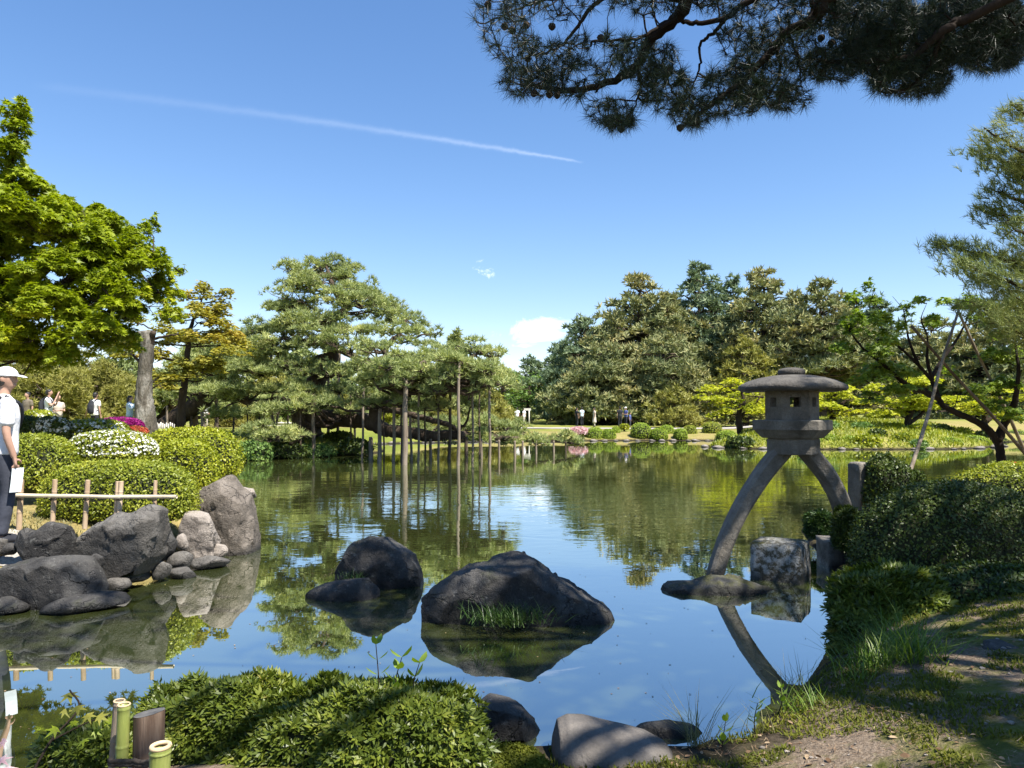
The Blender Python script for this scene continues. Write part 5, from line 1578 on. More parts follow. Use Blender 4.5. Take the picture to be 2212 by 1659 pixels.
kv = [stone_shape((.36, .28, .13), 700 + k, 2, .2) for k in range(4)]
km = []
for v, F in kv:
    g = Geo()
    g.add(v, F)
    me = g.mesh('kerb_stone')
    me.materials.append(M['rock_tan'])
    km.append(me)
pts = SHORE[19:26]
seg = np.concatenate([np.linspace(pts[i], pts[i + 1], max(2, int(np.linalg.norm(pts[i + 1] - pts[i]) / .62)), endpoint=False) for i in range(len(pts) - 1)])
for i, q in enumerate(seg):
    o = bpy.data.objects.new('kerb_stone', km[i % 4])
    o.location = (q[0] + kr.normal(0, .1), q[1] + .1 + kr.normal(0, .1), .02)
    o.rotation_euler = (0, 0, kr.uniform(0, 6.28))
    s_ = kr.uniform(.6, .95)
    o.scale = (s_, s_, s_)
    COL.objects.link(o)
    tag(o, 'pale kerb stone of the far shore, %s from the left' % ordinal(i + 1), 'stone', 'kerb stones of the far shore')
pts = SHORE[27:34]
seg = np.concatenate([np.linspace(pts[i], pts[i + 1], max(2, int(np.linalg.norm(pts[i + 1] - pts[i]) / .8)), endpoint=False) for i in range(len(pts) - 1)])
for i, q in enumerate(seg):
    o = bpy.data.objects.new('kerb_stone', km[i % 4])
    o.location = (q[0] + kr.normal(0, .2), q[1] + .1 + kr.normal(0, .15), .02)
    o.rotation_euler = (0, 0, kr.uniform(0, 6.28))
    s_ = kr.uniform(.5, 1.0)
    o.scale = (s_, s_, s_)
    COL.objects.link(o)
    tag(o, 'waterline stone of the island shore, %s from its left tip' % ordinal(i + 1), 'stone', 'waterline stones of the island')
# ------------------------------------------------------------------ the pine overhead (trunk right of the view, limbs over the camera)
def Z1(x, y, Y):                     # picture point of an enlarged detail -> world
    return P(987.5 + x * .5536, y * .5536, Y)


OP = np.array((6.3, 2.2, gz(6.3, 2.2) - .1))
over = empty('overhanging_pine', OP, 'dark pine whose needled boughs hang into the top right of the view', 'pine tree')
r = np.random.default_rng(77)
gt = Geo()
tube(gt, spline([OP, (6.25, 2.3, 2.2), (6.0, 2.5, 4.2), (5.6, 2.6, 6.2), (5.4, 2.4, 8.2), (5.3, 2.2, 10.2)], 8, .02, 3), [.34, .29, .26, .22, .16, .06], 14, True, .06, 9)
limb_defs = [
    ([(5.7, 2.55, 5.8), (4.6, 3.6, 6.2), Z1(1010, -160, 5.2), Z1(900, 0, 5.4), Z1(865, 60, 5.5), Z1(760, 150, 5.6), Z1(705, 250, 5.7), Z1(620, 310, 5.8), Z1(450, 352, 5.9), Z1(250, 330, 6.0)], .13),
    ([Z1(1300, -60, 5.3), Z1(1120, 15, 5.4), Z1(1050, 70, 5.5), Z1(930, 90, 5.6), Z1(850, 82, 5.5), Z1(700, 150, 5.4), Z1(520, 160, 5.5)], .055),
    ([(5.7, 2.6, 5.4), (5.2, 3.8, 5.7), Z1(1560, -60, 5.0), Z1(1440, 30, 5.1), Z1(1375, 85, 5.2), Z1(1290, 125, 5.3), Z1(1200, 230, 5.4), Z1(1100, 330, 5.5), Z1(960, 430, 5.6), Z1(870, 500, 5.7)], .10),
    ([Z1(1010, -160, 5.2), Z1(760, -60, 5.6), Z1(560, 0, 5.9), Z1(480, 90, 6.0), Z1(400, 185, 6.1), Z1(250, 230, 6.2)], .05),
    ([Z1(760, -60, 5.6), Z1(400, -10, 6.1), Z1(250, 30, 6.3), Z1(110, 90, 6.4)], .04),
    ([Z1(1050, 70, 5.5), Z1(1000, 130, 5.6), Z1(950, 170, 5.7), Z1(945, 270, 5.8), Z1(900, 380, 5.9)], .035),
    ([Z1(750, 235, 5.6), Z1(800, 280, 5.5), Z1(850, 370, 5.6), Z1(900, 430, 5.6)], .025),
    ([Z1(700, 255, 5.7), Z1(715, 340, 5.8), Z1(680, 440, 5.9), Z1(620, 490, 5.9)], .022),
    ([Z1(1375, 85, 5.2), Z1(1390, 10, 5.2), Z1(1350, -60, 5.2)], .05),
    ([Z1(1240, 180, 5.4), Z1(1260, 280, 5.5), Z1(1200, 400, 5.5), Z1(1130, 460, 5.6)], .028),
    ([(5.6, 2.7, 5.6), (5.0, 4.0, 5.2), Z1(2100, 20, 4.9), Z1(1900, 120, 5.0), Z1(1750, 230, 5.1), Z1(1560, 240, 5.2), Z1(1400, 240, 5.3)], .09),
    ([Z1(1900, 120, 5.0), Z1(1850, 240, 5.1), Z1(1780, 330, 5.2), Z1(1700, 360, 5.2)], .04),
    ([(5.2, 3.8, 5.7), Z1(2250, 60, 5.0), Z1(2150, 150, 5.2), Z1(2060, 230, 5.3)], .05),
    ([Z1(1290, 125, 5.3), Z1(1330, 220, 5.4), Z1(1340, 320, 5.5), Z1(1350, 370, 5.5)], .02),
]
limb_pts = []
gb = Geo()
for i, (pts, r0) in enumerate(limb_defs):
    p = spline(pts, 8, .005, 60 + i)
    r0 *= .5
    tube(gb, p, [r0, r0 * .7, r0 * .3], 8, True, .05, i)
    keep = p[np.abs(p[:, 2] - 5) < 2]
    limb_pts.append(keep)
LP = np.concatenate(limb_pts)
# where the needles hang, in the detail's picture points: (x0, x1, y0, y1, number of shoots)
zones = [(60, 300, -30, 130, 60), (90, 330, 60, 230, 40), (170, 460, 150, 330, 120), (160, 420, 250, 380, 80), (320, 600, 220, 380, 90), (420, 700, 120, 260, 70), (500, 690, 380, 500, 75), (560, 700, 440, 520, 45),
         (620, 860, 130, 330, 150), (700, 930, 260, 440, 150), (830, 1000, 380, 500, 90), (940, 1200, 250, 470, 200), (1050, 1320, 180, 420, 190), (1150, 1400, 60, 250, 120), (1180, 1390, 300, 440, 80), (1000, 1200, 90, 230, 60),
         (560, 900, -60, 60, 70), (900, 1300, -60, 70, 110), (250, 560, -50, 80, 40), (1320, 1600, 180, 320, 110), (1450, 1800, -60, 200, 330), (1500, 1950, 100, 300, 330), (1600, 1930, 220, 385, 160), (1800, 2230, -60, 200, 420), (1900, 2220, 120, 280, 170), (2000, 2250, 20, 240, 140), (1300, 1520, -50, 120, 60)]
tp, ta = [], []
for zi, (x0, x1, y0, y1, n) in enumerate(zones):
    n = int(n * (1.9 if x0 > 1280 else .95))
    for k in range(n):
        cx, cy = (x0 + x1) / 2, (y0 + y1) / 2
        a, q = r.uniform(0, 6.283), math.sqrt(r.uniform(0, 1))
        x, y = cx + (x1 - x0) / 2 * q * math.cos(a), cy + (y1 - y0) / 2 * q * math.sin(a)
        # the boughs have real depth: shoots spread over a metre and a half
        tp.append(Z1(x, y, r.uniform(5.0, 6.4)))
tp = np.array(tp)
# shoots grow out from the limbs, each from the nearest wood already there
dist0 = np.array([np.sqrt(((LP - q) ** 2).sum(1).min()) for q in tp])
tp = tp[np.argsort(dist0)]
wood = np.vstack([LP, tp])
wr = np.concatenate([np.full(len(LP), .010), np.full(len(tp), .0)])
nl = len(LP)
ta = []
for i, pt in enumerate(tp):
    d = wood[:nl + i] - pt
    d2 = (d ** 2).sum(1)
    k2 = int(np.argmin(d2 + (d2 < 1e-6) * 9))
    a = wood[k2]
    v = pt - a
    ln = math.sqrt(d2[k2])
    wr[nl + i] = max(.0028, wr[k2] * .72)
    if ln > .05:
        mid = a * .5 + pt * .5 + r.normal(0, .07 * ln, 3) - (0, 0, .05 * ln)
        tube(gb, np.array([a, mid, pt]), [max(.003, wr[k2] * .7), wr[nl + i]], 4, False)
    ta.append(unit(unit(v) + np.array((0, 0, -.15)) + r.normal(0, .4, 3)))
ta = np.array(ta)
X, Yv, Z = frame(ta, r)
gl = Geo()
tid = r.integers(0, 4, len(tp))
for k in range(4):
    s_ = tid == k
    scatter(gl, *T_NEAR[k], tp[s_], X[s_], Yv[s_], Z[s_], r.uniform(.10, .15, s_.sum()), None)
# unseen crown pads, added and gapped along the sun to shade the foreground
sh = []
gap = np.random.default_rng(31)
S_h = np.array((TO_SUN.x, TO_SUN.y)) / TO_SUN.z
tries = 0
while len(sh) < 64 and tries < 8000:
    tries += 1
    z = gap.uniform(6.6, 9.6)
    x8, y8 = gap.uniform(-.6, 11.0), gap.uniform(-3.5, 6.8)
    if 1.2 < x8 < 4.2 and y8 < .9 and gap.uniform() < .75:
        continue
    if x8 > 5.2 and y8 < 1.6 and gap.uniform() < .5:
        continue
    if math.hypot(x8 - 6.5, y8 - 2.4) < 1.25 or math.hypot(x8 - 5.7, y8 - 1.2) < 1.0 or math.hypot(x8 - 7.4, y8 + .2) < .8:
        continue
    if y8 > 3.9 and x8 < 5.2 + (y8 - 3.9) * .6:
        continue
    x, y = x8 + S_h[0] * (z - 8), y8 + S_h[1] * (z - 8)
    if z - EYE < .66 * y:
        continue
    if any(math.hypot(x - a[0], y - a[1]) < .75 and abs(z - a[2]) < 1 for a in sh):
        continue
    sh.append((x, y, z))
SC_ = []
for i, c in enumerate(sh):
    n = 62
    rx = gap.uniform(.65, .95)
    pos, out = pad_points(c, rx, rx, .45, n, gap)
    X, Yv, Z = frame(unit(np.array((0, 0, .8)) + out + gap.normal(0, .4, (n, 3))), gap)
    scatter(gl, *T_MID[i % 4], pos, X, Yv, Z, gap.uniform(.2, .3, n))
    a = np.array((5.4, 2.4, min(9.5, c[2] - .4)))
    e = np.array(c)
    tube(gb, spline([a, a * .5 + e * .5 + gap.normal(0, .25, 3), e], 6, .02, i), [.07, .05, .02], 6, False)
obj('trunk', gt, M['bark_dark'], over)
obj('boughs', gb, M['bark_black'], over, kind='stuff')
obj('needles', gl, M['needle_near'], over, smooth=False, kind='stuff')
# cones
CONE = Geo()
for i, (x, y) in enumerate(((185, 105), (215, 120), (270, 100), (275, 230), (300, 365), (360, 370), (390, 372), (1195, 325), (1195, 360), (1130, 385), (1165, 378), (1465, 130), (1460, 170), (1420, 150), (870, 500), (640, 505), (370, 105), (120, 20), (560, 150), (1850, 210))):
    c = Z1(x, y, 5.6)
    g = Geo()
    rr = .028
    rings = [(-.030, .3), (-.022, .8), (-.010, 1.0), (.004, .95), (.016, .7), (.028, .25)]
    n = 10
    vv = [[(c[0] + rr * q * (1 + .16 * ((k + j) % 2)) * math.cos(k * .628), c[1] + rr * q * (1 + .16 * ((k + j) % 2)) * math.sin(k * .628), c[2] - z) for k in range(n)] for j, (z, q) in enumerate(rings)]
    ii = np.arange(5)[:, None] * n
    jj = np.arange(n)[None]
    g.add(vv, np.stack([ii + jj, ii + (jj + 1) % n, ii + n + (jj + 1) % n, ii + n + jj], -1).reshape(-1, 4), np.arange(n)[None], (np.arange(n)[::-1] + 5 * n)[None])
    obj('pine_cone', g, M['bark_dark'], over, smooth=False)

# ------------------------------------------------------------------ pine at the right edge of the view
RB = np.array((9.6, 11.4, gz(9.6, 11.4) - .1))
rp = empty('edge_pine', RB, 'pine reaching in from the right edge with upswept tips', 'pine tree')
gt, gb, gl = Geo(), Geo(), Geo()
tube(gt, spline([RB, (9.5, 11.4, 2.5), (9.3, 11.4, 5), (9.2, 11.3, 7.4)], 8, .02, 4), [.24, .2, .14, .05], 12, True, .06, 5)
r = np.random.default_rng(88)
edge = [((2160, 222), 60, 110), ((2106, 276), 110, 110), ((2078, 322), 130, 150), ((2140, 355), 70, 90), ((2118, 405), 90, 100), ((2080, 445), 130, 130), ((2000, 520), 190, 220), ((2040, 560), 160, 160), ((2100, 600), 110, 110), ((2070, 650), 140, 120), ((2130, 690), 90, 100), ((2150, 480), 70, 90), ((2160, 560), 60, 110), ((2170, 640), 60, 110)]
for i, ((u, v), ln, n) in enumerate(edge):
    n = int(n * 1.35)
    Yd = r.uniform(10.4, 12.2)
    tip = P(u + 22, v, Yd)
    rt = np.array((9.4, 11.4, tip[2] - .5))
    p = spline([rt, rt * .6 + tip * .4 - (0, 0, .12), rt * .25 + tip * .75 - (0, 0, .10), tip], 8, .012, i)
    tube(gb, p, [.045, .03, .01], 6, False)
    k = r.integers(len(p) // 4, len(p), n)
    q = p[k] + r.normal(0, 1, (n, 3)) * np.array((.12, .26, .06)) * np.linspace(1.6, .7, len(p))[k][:, None]
    ax = unit(np.array((-.7, 0, .75)) + r.normal(0, .4, (n, 3)))
    X, Yv, Z = frame(ax, r)
    scatter(gl, *tuft_template(18, 200 + i, .06, 10, 60, 1.0), q, X, Yv, Z, r.uniform(.13, .18, n))
    for t_ in range(14):
        e = q[r.integers(n)]
        s_ = p[int(np.argmin(((p - e) ** 2).sum(1)))]
        tube(gb, spline([s_, e], 3), [.008, .004], 4, False)
for i in range(16):
    z = 2.6 + i * .3
    a = i * 2.4 + .6
    ln = r.uniform(.9, 1.7) * (1 - .07 * i)
    if math.cos(a) < -.55:
        continue
    st = np.array((9.4 - .02 * i, 11.4, z))
    tip = st + np.array((math.cos(a) * ln, math.sin(a) * ln, .35))
    p = spline([st, st * .5 + tip * .5 - (0, 0, .08), tip], 6, .012, i)
    tube(gb, p, [.04, .025, .01], 6, False)
    n = 90
    k = r.integers(len(p) // 4, len(p), n)
    q = p[k] + r.normal(0, 1, (n, 3)) * np.array((.2, .2, .07))
    X, Yv, Z = frame(unit(np.array((math.cos(a) * .6, math.sin(a) * .6, .75)) + r.normal(0, .4, (n, 3))), r)
    scatter(gl, *tuft_template(14, 240 + i, .06, 10, 60, 1.0), q, X, Yv, Z, r.uniform(.13, .18, n))
obj('trunk', gt, M['bark_dark'], rp)
obj('boughs', gb, M['bark_dark'], rp, kind='stuff')
obj('needles', gl, M['needle_mid'], rp, smooth=False, kind='stuff')

# ------------------------------------------------------------------ leaning maple on the right bank, held by the crossed poles
Ym = 13.0
mb = P(2163, 1010, Ym)
mb[2] = gz(mb[0], mb[1]) - .1
mtr = [([mb, P(2163, 998, Ym), P(2154, 953, Ym), P(2119, 916, Ym), P(2057, 887, Ym), P(2034, 872, Ym), P(2020, 838, Ym), P(2010, 818, Ym), P(1985, 790, Ym), P(1959, 764, Ym), P(1916, 727, Ym), P(1894, 687, Ym)], [.085, .078, .07, .06, .053, .048, .042, .035, .028, .023, .016, .008]),
       ([P(2026, 860, Ym), P(1985, 842, Ym - .2), P(1952, 826, Ym - .3), P(1901, 782, Ym - .5), P(1862, 750, Ym - .6), P(1835, 715, Ym - .6)], [.06, .05, .04, .03, .02, .01]),
       ([P(2014, 822, Ym), P(2003, 778, Ym), P(2003, 727, Ym), P(1990, 690, Ym + .1), P(2002, 655, Ym)], [.035, .025, .016, .009, .003]),
       ([P(1985, 790, Ym), P(1965, 740, Ym), P(1955, 690, Ym + .2), P(1950, 668, Ym + .3), P(1928, 640, Ym + .3)], [.03, .02, .013, .007, .003]),
       ([P(2154, 953, Ym), P(2174, 905, Ym), P(2192, 865, Ym - .2), P(2200, 800, Ym - .3), P(2190, 720, Ym - .2)], [.08, .065, .05, .03, .012]),
       ([P(2010, 818, Ym), P(2040, 770, Ym + .3), P(2075, 720, Ym + .5), P(2100, 660, Ym + .6)], [.04, .03, .02, .008])]
leafy('maple_tree', 'sparse maple leaning over the water between the crossed poles', 'maple tree', mb, mtr,
      [(1850, 640, 12.6, 34, 20), (1885, 628, 12.8, 34, 20), (1860, 680, 12.4, 40, 22), (1905, 670, 12.6, 40, 20), (1835, 700, 12.3, 34, 20), (1880, 715, 12.4, 40, 20), (1925, 705, 12.8, 36, 18), (1850, 745, 12.3, 44, 20), (1900, 750, 12.5, 36, 18),
       (1880, 780, 12.4, 48, 18), (1920, 790, 12.6, 44, 18), (1870, 815, 12.4, 40, 16), (1930, 825, 12.6, 46, 16), (1960, 800, 12.8, 34, 14), (1985, 640, 13, 26, 14), (2010, 680, 13.2, 30, 14), (1960, 660, 13.2, 26, 14), (2060, 650, 13.4, 36, 16),
       (2100, 640, 13.5, 40, 18), (2140, 680, 13.2, 44, 18), (2180, 700, 13, 46, 20), (2200, 760, 12.8, 50, 22), (2150, 770, 13.2, 44, 18), (2190, 820, 12.8, 50, 22), (2120, 830, 13.1, 44, 18), (2070, 840, 13, 40, 16), (2200, 880, 12.8, 44, 18), (2140, 870, 13, 40, 14), (2040, 800, 13.4, 30, 12), (2210, 640, 12.8, 40, 20), (1880, 850, 12.5, 34, 12)],
      M['maple_shade'], M['bark_black'], 520, .085, 61, twigs=7, limb_r=.018, twig_r=.005)


# ------------------------------------------------------------------ grasses and small plants
BLADE = ([(0, -.5, 0), (0, .5, 0), (.5, .38, .12), (.5, -.38, .12), (1, 0, .42)], [(0, 1, 2, 3), (3, 2, 4)])


def grass_clump(name, label, c, n, ln, w, spread, mat, seed, cat='grass clump', group=None, lean=.5, up=1.0):
    r = np.random.default_rng(seed)
    pos = np.array(c) + r.normal(0, 1, (n, 3)) * np.array((spread, spread * .7, 0))
    pos[:, 2] = c[2] - .01
    a = r.uniform(0, 6.283, n)
    out = np.stack([np.cos(a), np.sin(a), 0 * a], -1)
    X = unit(np.array((0, 0, up)) + out * r.uniform(.1, lean, n)[:, None])
    Yv = unit(np.cross(X, out))
    Z = -np.cross(X, Yv)
    Z = np.where(((Z * out).sum(1) > 0)[:, None], Z, -Z)
    L_ = ln * r.uniform(.5, 1.1, n)
    g = Geo()
    scatter(g, *BLADE, pos, X, Yv, Z, L_, np.full(n, w), L_)
    return tag(obj(name, g, mat, loc=c, smooth=True), label, cat, group)


def on_ground(u, v, z=.2):
    q = W(u, v, z)
    for _ in range(6):
        q = W(u, v, gz(q[0], q[1]))
    return q


q = P(1100, 1352, 6.08)
for k, (u, v, n, ln) in enumerate(((1090, 1345, 150, .26), (1040, 1335, 60, .2), (1150, 1340, 80, .22))):
    c = P(u, v, 6.1)
    grass_clump('grass_tuft', ('grass tuft on the front of the peaked pond rock', 'smaller grass tuft on the left of the peaked rock', 'grass tuft on the right of the peaked rock')[k], c, n, ln, .008, .10, M['grass_dark'], 500 + k, lean=1.1)
grass_clump('grass_tuft', 'little grass tuft in the notch of the rounded pond rock', P(765, 1250, 7.45), 60, .14, .007, .07, M['grass_dark'], 505, lean=1.1)
grass_clump('grass_tuft', 'grass hanging beside the lichened stone', P(1755, 1290, 7.8), 70, .3, .008, .05, M['grass_dark'], 506, lean=.9)
GG = 'bright grass clumps on the right bank'
for k, (u, v, n, ln, lb) in enumerate(((1900, 1440, 150, .34, 'bright grass clump at the water, left of the pair on the right bank'), (1985, 1425, 150, .36, 'bright grass clump right of the water-side one'), (1945, 1400, 120, .38, 'taller grass clump behind the bright pair'), (1860, 1465, 60, .22, 'short grass at the edge of the mossy bank'), (1740, 1530, 80, .2, 'short bright grass on the mossy point'))):
    grass_clump('grass_clump', lb, on_ground(u, v), n, ln, .007, .11, M['grass'], 510 + k, group=GG, lean=1.0)
grass_clump('seed_grass', 'tall thin seed grass standing against the water in the foreground', np.array((1.02, 4.0, max(.0, gz(1.02, 4.0)))), 70, .36, .0045, .035, M['straw'], 521, lean=.8)
grass_clump('seed_grass', 'thin seed grass at the mossy point', np.array((1.85, 4.75, max(0, gz(1.85, 4.75)))), 46, .32, .004, .05, M['straw'], 522, lean=.7)
grass_clump('seed_grass', 'sparse thin grass right of the pale boulder', np.array((1.36, 4.15, max(0, gz(1.36, 4.15)))), 20, .24, .004, .05, M['straw'], 523, lean=.8)
# moss and short growth on the near bank: nobody could count it
r = np.random.default_rng(9)
n = 105000
x, y = r.uniform(.2, 5.2, n), r.uniform(2.1, 6.6, n)
d = shore_dist(x, y)
pat = fbm(np.stack([x * 1.5, y * 1.5, 0 * x], -1), 3, 13) + .4 * fbm(np.stack([x * 7, y * 7, 0 * x], -1), 2, 14)
k = (d > .03) & (pat + .35 * (d < .5) > -.02)
x, y = x[k], y[k]
pos = np.stack([x, y, height(x, y)], -1)
n = len(pos)
a = r.uniform(0, 6.283, n)
out = np.stack([np.cos(a), np.sin(a), 0 * a], -1)
X = unit(np.array((0, 0, .8)) + out * r.uniform(.2, 1.4, n)[:, None])
Yv = unit(np.cross(X, out))
g = Geo()
scatter(g, *RHOMB, pos, X, Yv, np.cross(X, Yv), r.uniform(.014, .042, n), r.uniform(.010, .022, n))
tag(obj('moss_cover', g, M['moss'], smooth=False), 'short moss and creeping growth on the near bank', 'moss', kind='stuff')
n = 900
x, y = r.uniform(.6, 4.8, n), r.uniform(2.1, 5.8, n)
k = shore_dist(x, y) > .1
x, y = x[k], y[k]
pos = np.stack([x, y, height(x, y) + .012], -1)
n = len(pos)
X, Yv, Z = frame(unit(np.stack([r.normal(size=n), r.normal(size=n), r.normal(0, .15, n)], -1)), r)
Z = unit(np.array((0, 0, 1.0)) + r.normal(0, .3, (n, 3)))
Yv = unit(np.cross(Z, X))
g = Geo()
scatter(g, *OVAL, pos, X, Yv, Z, r.uniform(.012, .045, n))
tag(obj('leaf_litter', g, M['litter'], smooth=False), 'fallen leaves and bits of bark on the near bank', 'leaf litter', kind='stuff')
n = 5200
x, y = r.uniform(.3, 5.0, n), r.uniform(2.1, 6.2, n)
k = shore_dist(x, y) > .08
x, y = x[k], y[k]
pos = np.stack([x, y, height(x, y) + r.uniform(.006, .016, len(x))], -1)
n = len(pos)
X = unit(np.stack([r.normal(size=n), r.normal(size=n), r.normal(0, .12, n)], -1))
Z = np.tile(np.array((0, 0, 1.0)), (n, 1))
Yv = unit(np.cross(Z, X))
g = Geo()
scatter(g, [(0, -.5, 0), (0, .5, 0), (1, 0, 0)], [(0, 1, 2)], pos, X, Yv, np.cross(X, Yv), r.uniform(.03, .085, n), np.full(n, .004))
tag(obj('pine_needle_litter', g, M['litter'], smooth=False), 'dry brown pine needles strewn on the near bank', 'pine needles', kind='stuff')
pv = [stone_shape((.02, .016, .01), 820 + q, 2, .15) for q in range(3)]
g = Geo()
for q in range(260):
    xx, yy = r.uniform(.5, 4.6), r.uniform(2.1, 5.6)
    if gz(xx, yy) < .05:
        continue
    v_, F_ = pv[q % 3]
    g.add(v_ * r.uniform(.3, 1.1) + (xx, yy, gz(xx, yy) + .004), F_)
tag(obj('pebble_scatter', g, M['rock_tan'], smooth=True), 'small pebbles in the bare soil of the near bank', 'pebbles', kind='stuff')
# sprinkled short grass on the lit left bank and the island slope
for nm, lb, (xa, xb, ya, yb), n, ln, mt in (('bank_grass', 'thin grass on the earth before the bamboo fence', (-7.5, -3.9, 7.7, 9.0), 5000, .05, 'straw'), ('island_grass', 'rough grass on the island slope', (9.5, 28, 34.5, 50), 24000, .26, 'azalea'), ('lawn_grass', 'rough grass on the bank of the great pine', (-22, -5, 22, 38), 9000, .18, 'azalea')):
    x, y = r.uniform(xa, xb, n), r.uniform(ya, yb, n)
    k = (shore_dist(x, y) > .12) & ((ya < 30) | (x - .95 * np.clip(y - 38.5, 0, 9) > 10))
    x, y = x[k], y[k]
    pos = np.stack([x, y, height(x, y)], -1)
    m_ = len(pos)
    a = r.uniform(0, 6.283, m_)
    out = np.stack([np.cos(a), np.sin(a), 0 * a], -1)
    X = unit(np.array((0, 0, .8)) + out * r.uniform(.2, 1.2, m_)[:, None])
    Yv = unit(np.cross(X, out))
    g = Geo()
    scatter(g, *RHOMB, pos, X, Yv, np.cross(X, Yv), ln * r.uniform(.5, 1.1, m_), ln * r.uniform(.25, .5, m_))
    tag(obj(nm, g, M[mt], smooth=False), lb, 'grass', kind='stuff')


def weed(label, foot, top, pairs, lf, seed, mat='azalea_dark', name='weed_stem'):
    r = np.random.default_rng(seed)
    root = empty(name, foot, label, 'plant')
    p = spline([foot, foot * .5 + top * .5 + r.normal(0, .01, 3), top], 6)
    g = Geo()
    tube(g, p, [.004, .002], 5)
    obj('stem', g, M['bark_dark'], root)
    for i in range(pairs):
        b = p[int((len(p) - 1) * (.35 + .65 * i / max(1, pairs - 1)))]
        a = r.uniform(0, 3.14)
        for s_ in (0, 1):
            a2 = a + s_ * math.pi
            d = unit(np.array((math.cos(a2), math.sin(a2) * .6, r.uniform(.3, 1.1))))[None]
            Yv = unit(np.cross(d, (0, .2, 1)))
            g = Geo()
            scatter(g, *OVAL, b[None], d, Yv, np.cross(d, Yv), np.array([lf * r.uniform(.7, 1.1)]))
            obj('leaf', g, M[mat], root)
    return root


for k, (u0, v0, u1, v1, n, lb) in enumerate(((822, 1475, 812, 1392, 3, 'tallest leafy weed stem above the foreground shrub'), (862, 1475, 868, 1420, 3, 'leafy weed stem in the middle of the three'), (895, 1480, 906, 1432, 2, 'slanting leafy weed stem, rightmost of the three'))):
    weed(lb, P(u0, v0 + 40, 3.5), P(u1, v1, 3.5), n + 1, .075, 540 + k, 'maple_shade')
for k, (u, v) in enumerate(((1560, 1625), (1630, 1580), (1680, 1545))):
    q = on_ground(u, v, .06)
    weed(('broad-leaved weed at the tip of the mossy point', 'broad-leaved weed on the mossy point', 'broad-leaved weed beside the seed grass')[k], q, q + np.array((.02, 0, .16)), 4, .06, 550 + k, 'maple_shade')
# maple sprig over the water at the lower left
sp = empty('maple_sprig', P(60, 1680, 2.7), 'low maple sprig with pale leaves at the lower left', 'plant')
g = Geo()
tube(g, spline([P(60, 1690, 2.7), P(110, 1600, 2.75), P(170, 1530, 2.8), P(150, 1490, 2.8)], 6), [.006, .003], 5)
tube(g, spline([P(110, 1600, 2.75), P(190, 1560, 2.8), P(240, 1545, 2.8)], 6), [.004, .002], 5)
obj('stem', g, M['bark_dark'], sp)
r = np.random.default_rng(66)
for (u, v) in ((150, 1500), (168, 1528), (190, 1545), (160, 1560), (215, 1548), (235, 1556), (205, 1580), (140, 1535), (120, 1575), (180, 1600), (8, 1600), (2, 1640), (20, 1660)):
    b = P(u, v, 2.75 + r.uniform(-.08, .08))[None]
    d = unit(np.array((r.uniform(-.4, 1), r.uniform(-.8, .2), r.uniform(-.8, -.1))))[None]
    Z = unit(np.array((r.normal(0, .3), -.5, 1.0)))[None]
    Yv = unit(np.cross(Z, d))
    g = Geo()
    scatter(g, *MAPLE, b, d, Yv, np.cross(d, Yv), np.array([r.uniform(.035, .06)]))
    obj('leaf', g, M['flower_pink'] if u < 30 else M['maple_gold'] if v < 1550 else M['maple'], sp, smooth=False)

# ------------------------------------------------------------------ bamboo posts at the near edge
for (u0, v0, u1, v1, Yd, rr, lb) in ((258, 1514, 240, 1740, 2.72, .020, 'weathered bamboo post behind the green one'), (268, 1522, 258, 1760, 2.62, .0215, 'tall green bamboo post with a cut top')):
    a, b = P(u1, v1, Yd), P(u0, v0, Yd)
    root = empty('bamboo_post', a, lb, 'post')
    bamboo('culm', a, b, rr, M['bamboo_green'] if 'green bamboo' in lb else M['pole'], root, (.25, .62, .965))
    g = Geo()
    d = unit(b - a)
    an = np.linspace(0, 2 * math.pi, 17)
    e1 = unit(np.cross(d, (0, 1, 0)))
    e2 = np.cross(d, e1)
    tube(g, np.array([b + rr * .9 * (math.cos(t) * e1 + math.sin(t) * e2) for t in an]), [.0035], 5, False)
    obj('cut_rim', g, M['bamboo_cut'], root)
a, b = P(340, 1790, 2.3), P(347, 1612, 2.3)
root = empty('bamboo_post', a, 'short thick bamboo post with a pale cut top, nearest the viewer', 'post')
bamboo('culm', a, b, .031, M['bamboo_green'], root, (.45, .93), 18)
g = Geo()
an = np.linspace(0, 2 * math.pi, 19)
tube(g, np.stack([b[0] + .0265 * np.cos(an), b[1] + .0265 * np.sin(an), b[2] + 0 * an], -1), [.007], 7, False)
tube(g, np.array([b - (0, 0, .02), b - (0, 0, .018)]), [.026, .001], 18, True)
obj('cut_rim', g, M['bamboo_cut'], root)
a, b = P(318, 1780, 2.66), P(322, 1540, 2.66)
root = empty('log_post', a, 'brown log post with a slanted dark top between the bamboo posts', 'post')
g = Geo()
n = 28
an = np.arange(n) * 2 * math.pi / n
rr = .052 * (1 + .04 * np.sin(an * 3) + .03 * np.sin(an * 7 + 1))
rows = []
for t in np.linspace(0, 1, 14):
    c = a + (b - a) * t
    rows.append(np.stack([c[0] + rr * np.cos(an), c[1] + rr * np.sin(an), c[2] + t * .18 * rr * np.cos(an) - t * .1 * rr * np.sin(an)], -1))
rows = np.array(rows)
ii = np.arange(13)[:, None] * n
jj = np.arange(n)[None]
g.add(rows, np.stack([ii + jj, ii + (jj + 1) % n, ii + n + (jj + 1) % n, ii + n + jj], -1).reshape(-1, 4))
obj('log', g, M['log'], root)
g = Geo()
tp_ = rows[-1] + (0, 0, .001)
g.add(np.vstack([tp_, tp_.mean(0)]), np.array([(k, (k + 1) % n, n) for k in range(n)]))
obj('log_end', g, M['log_top'], root)
g = Geo()
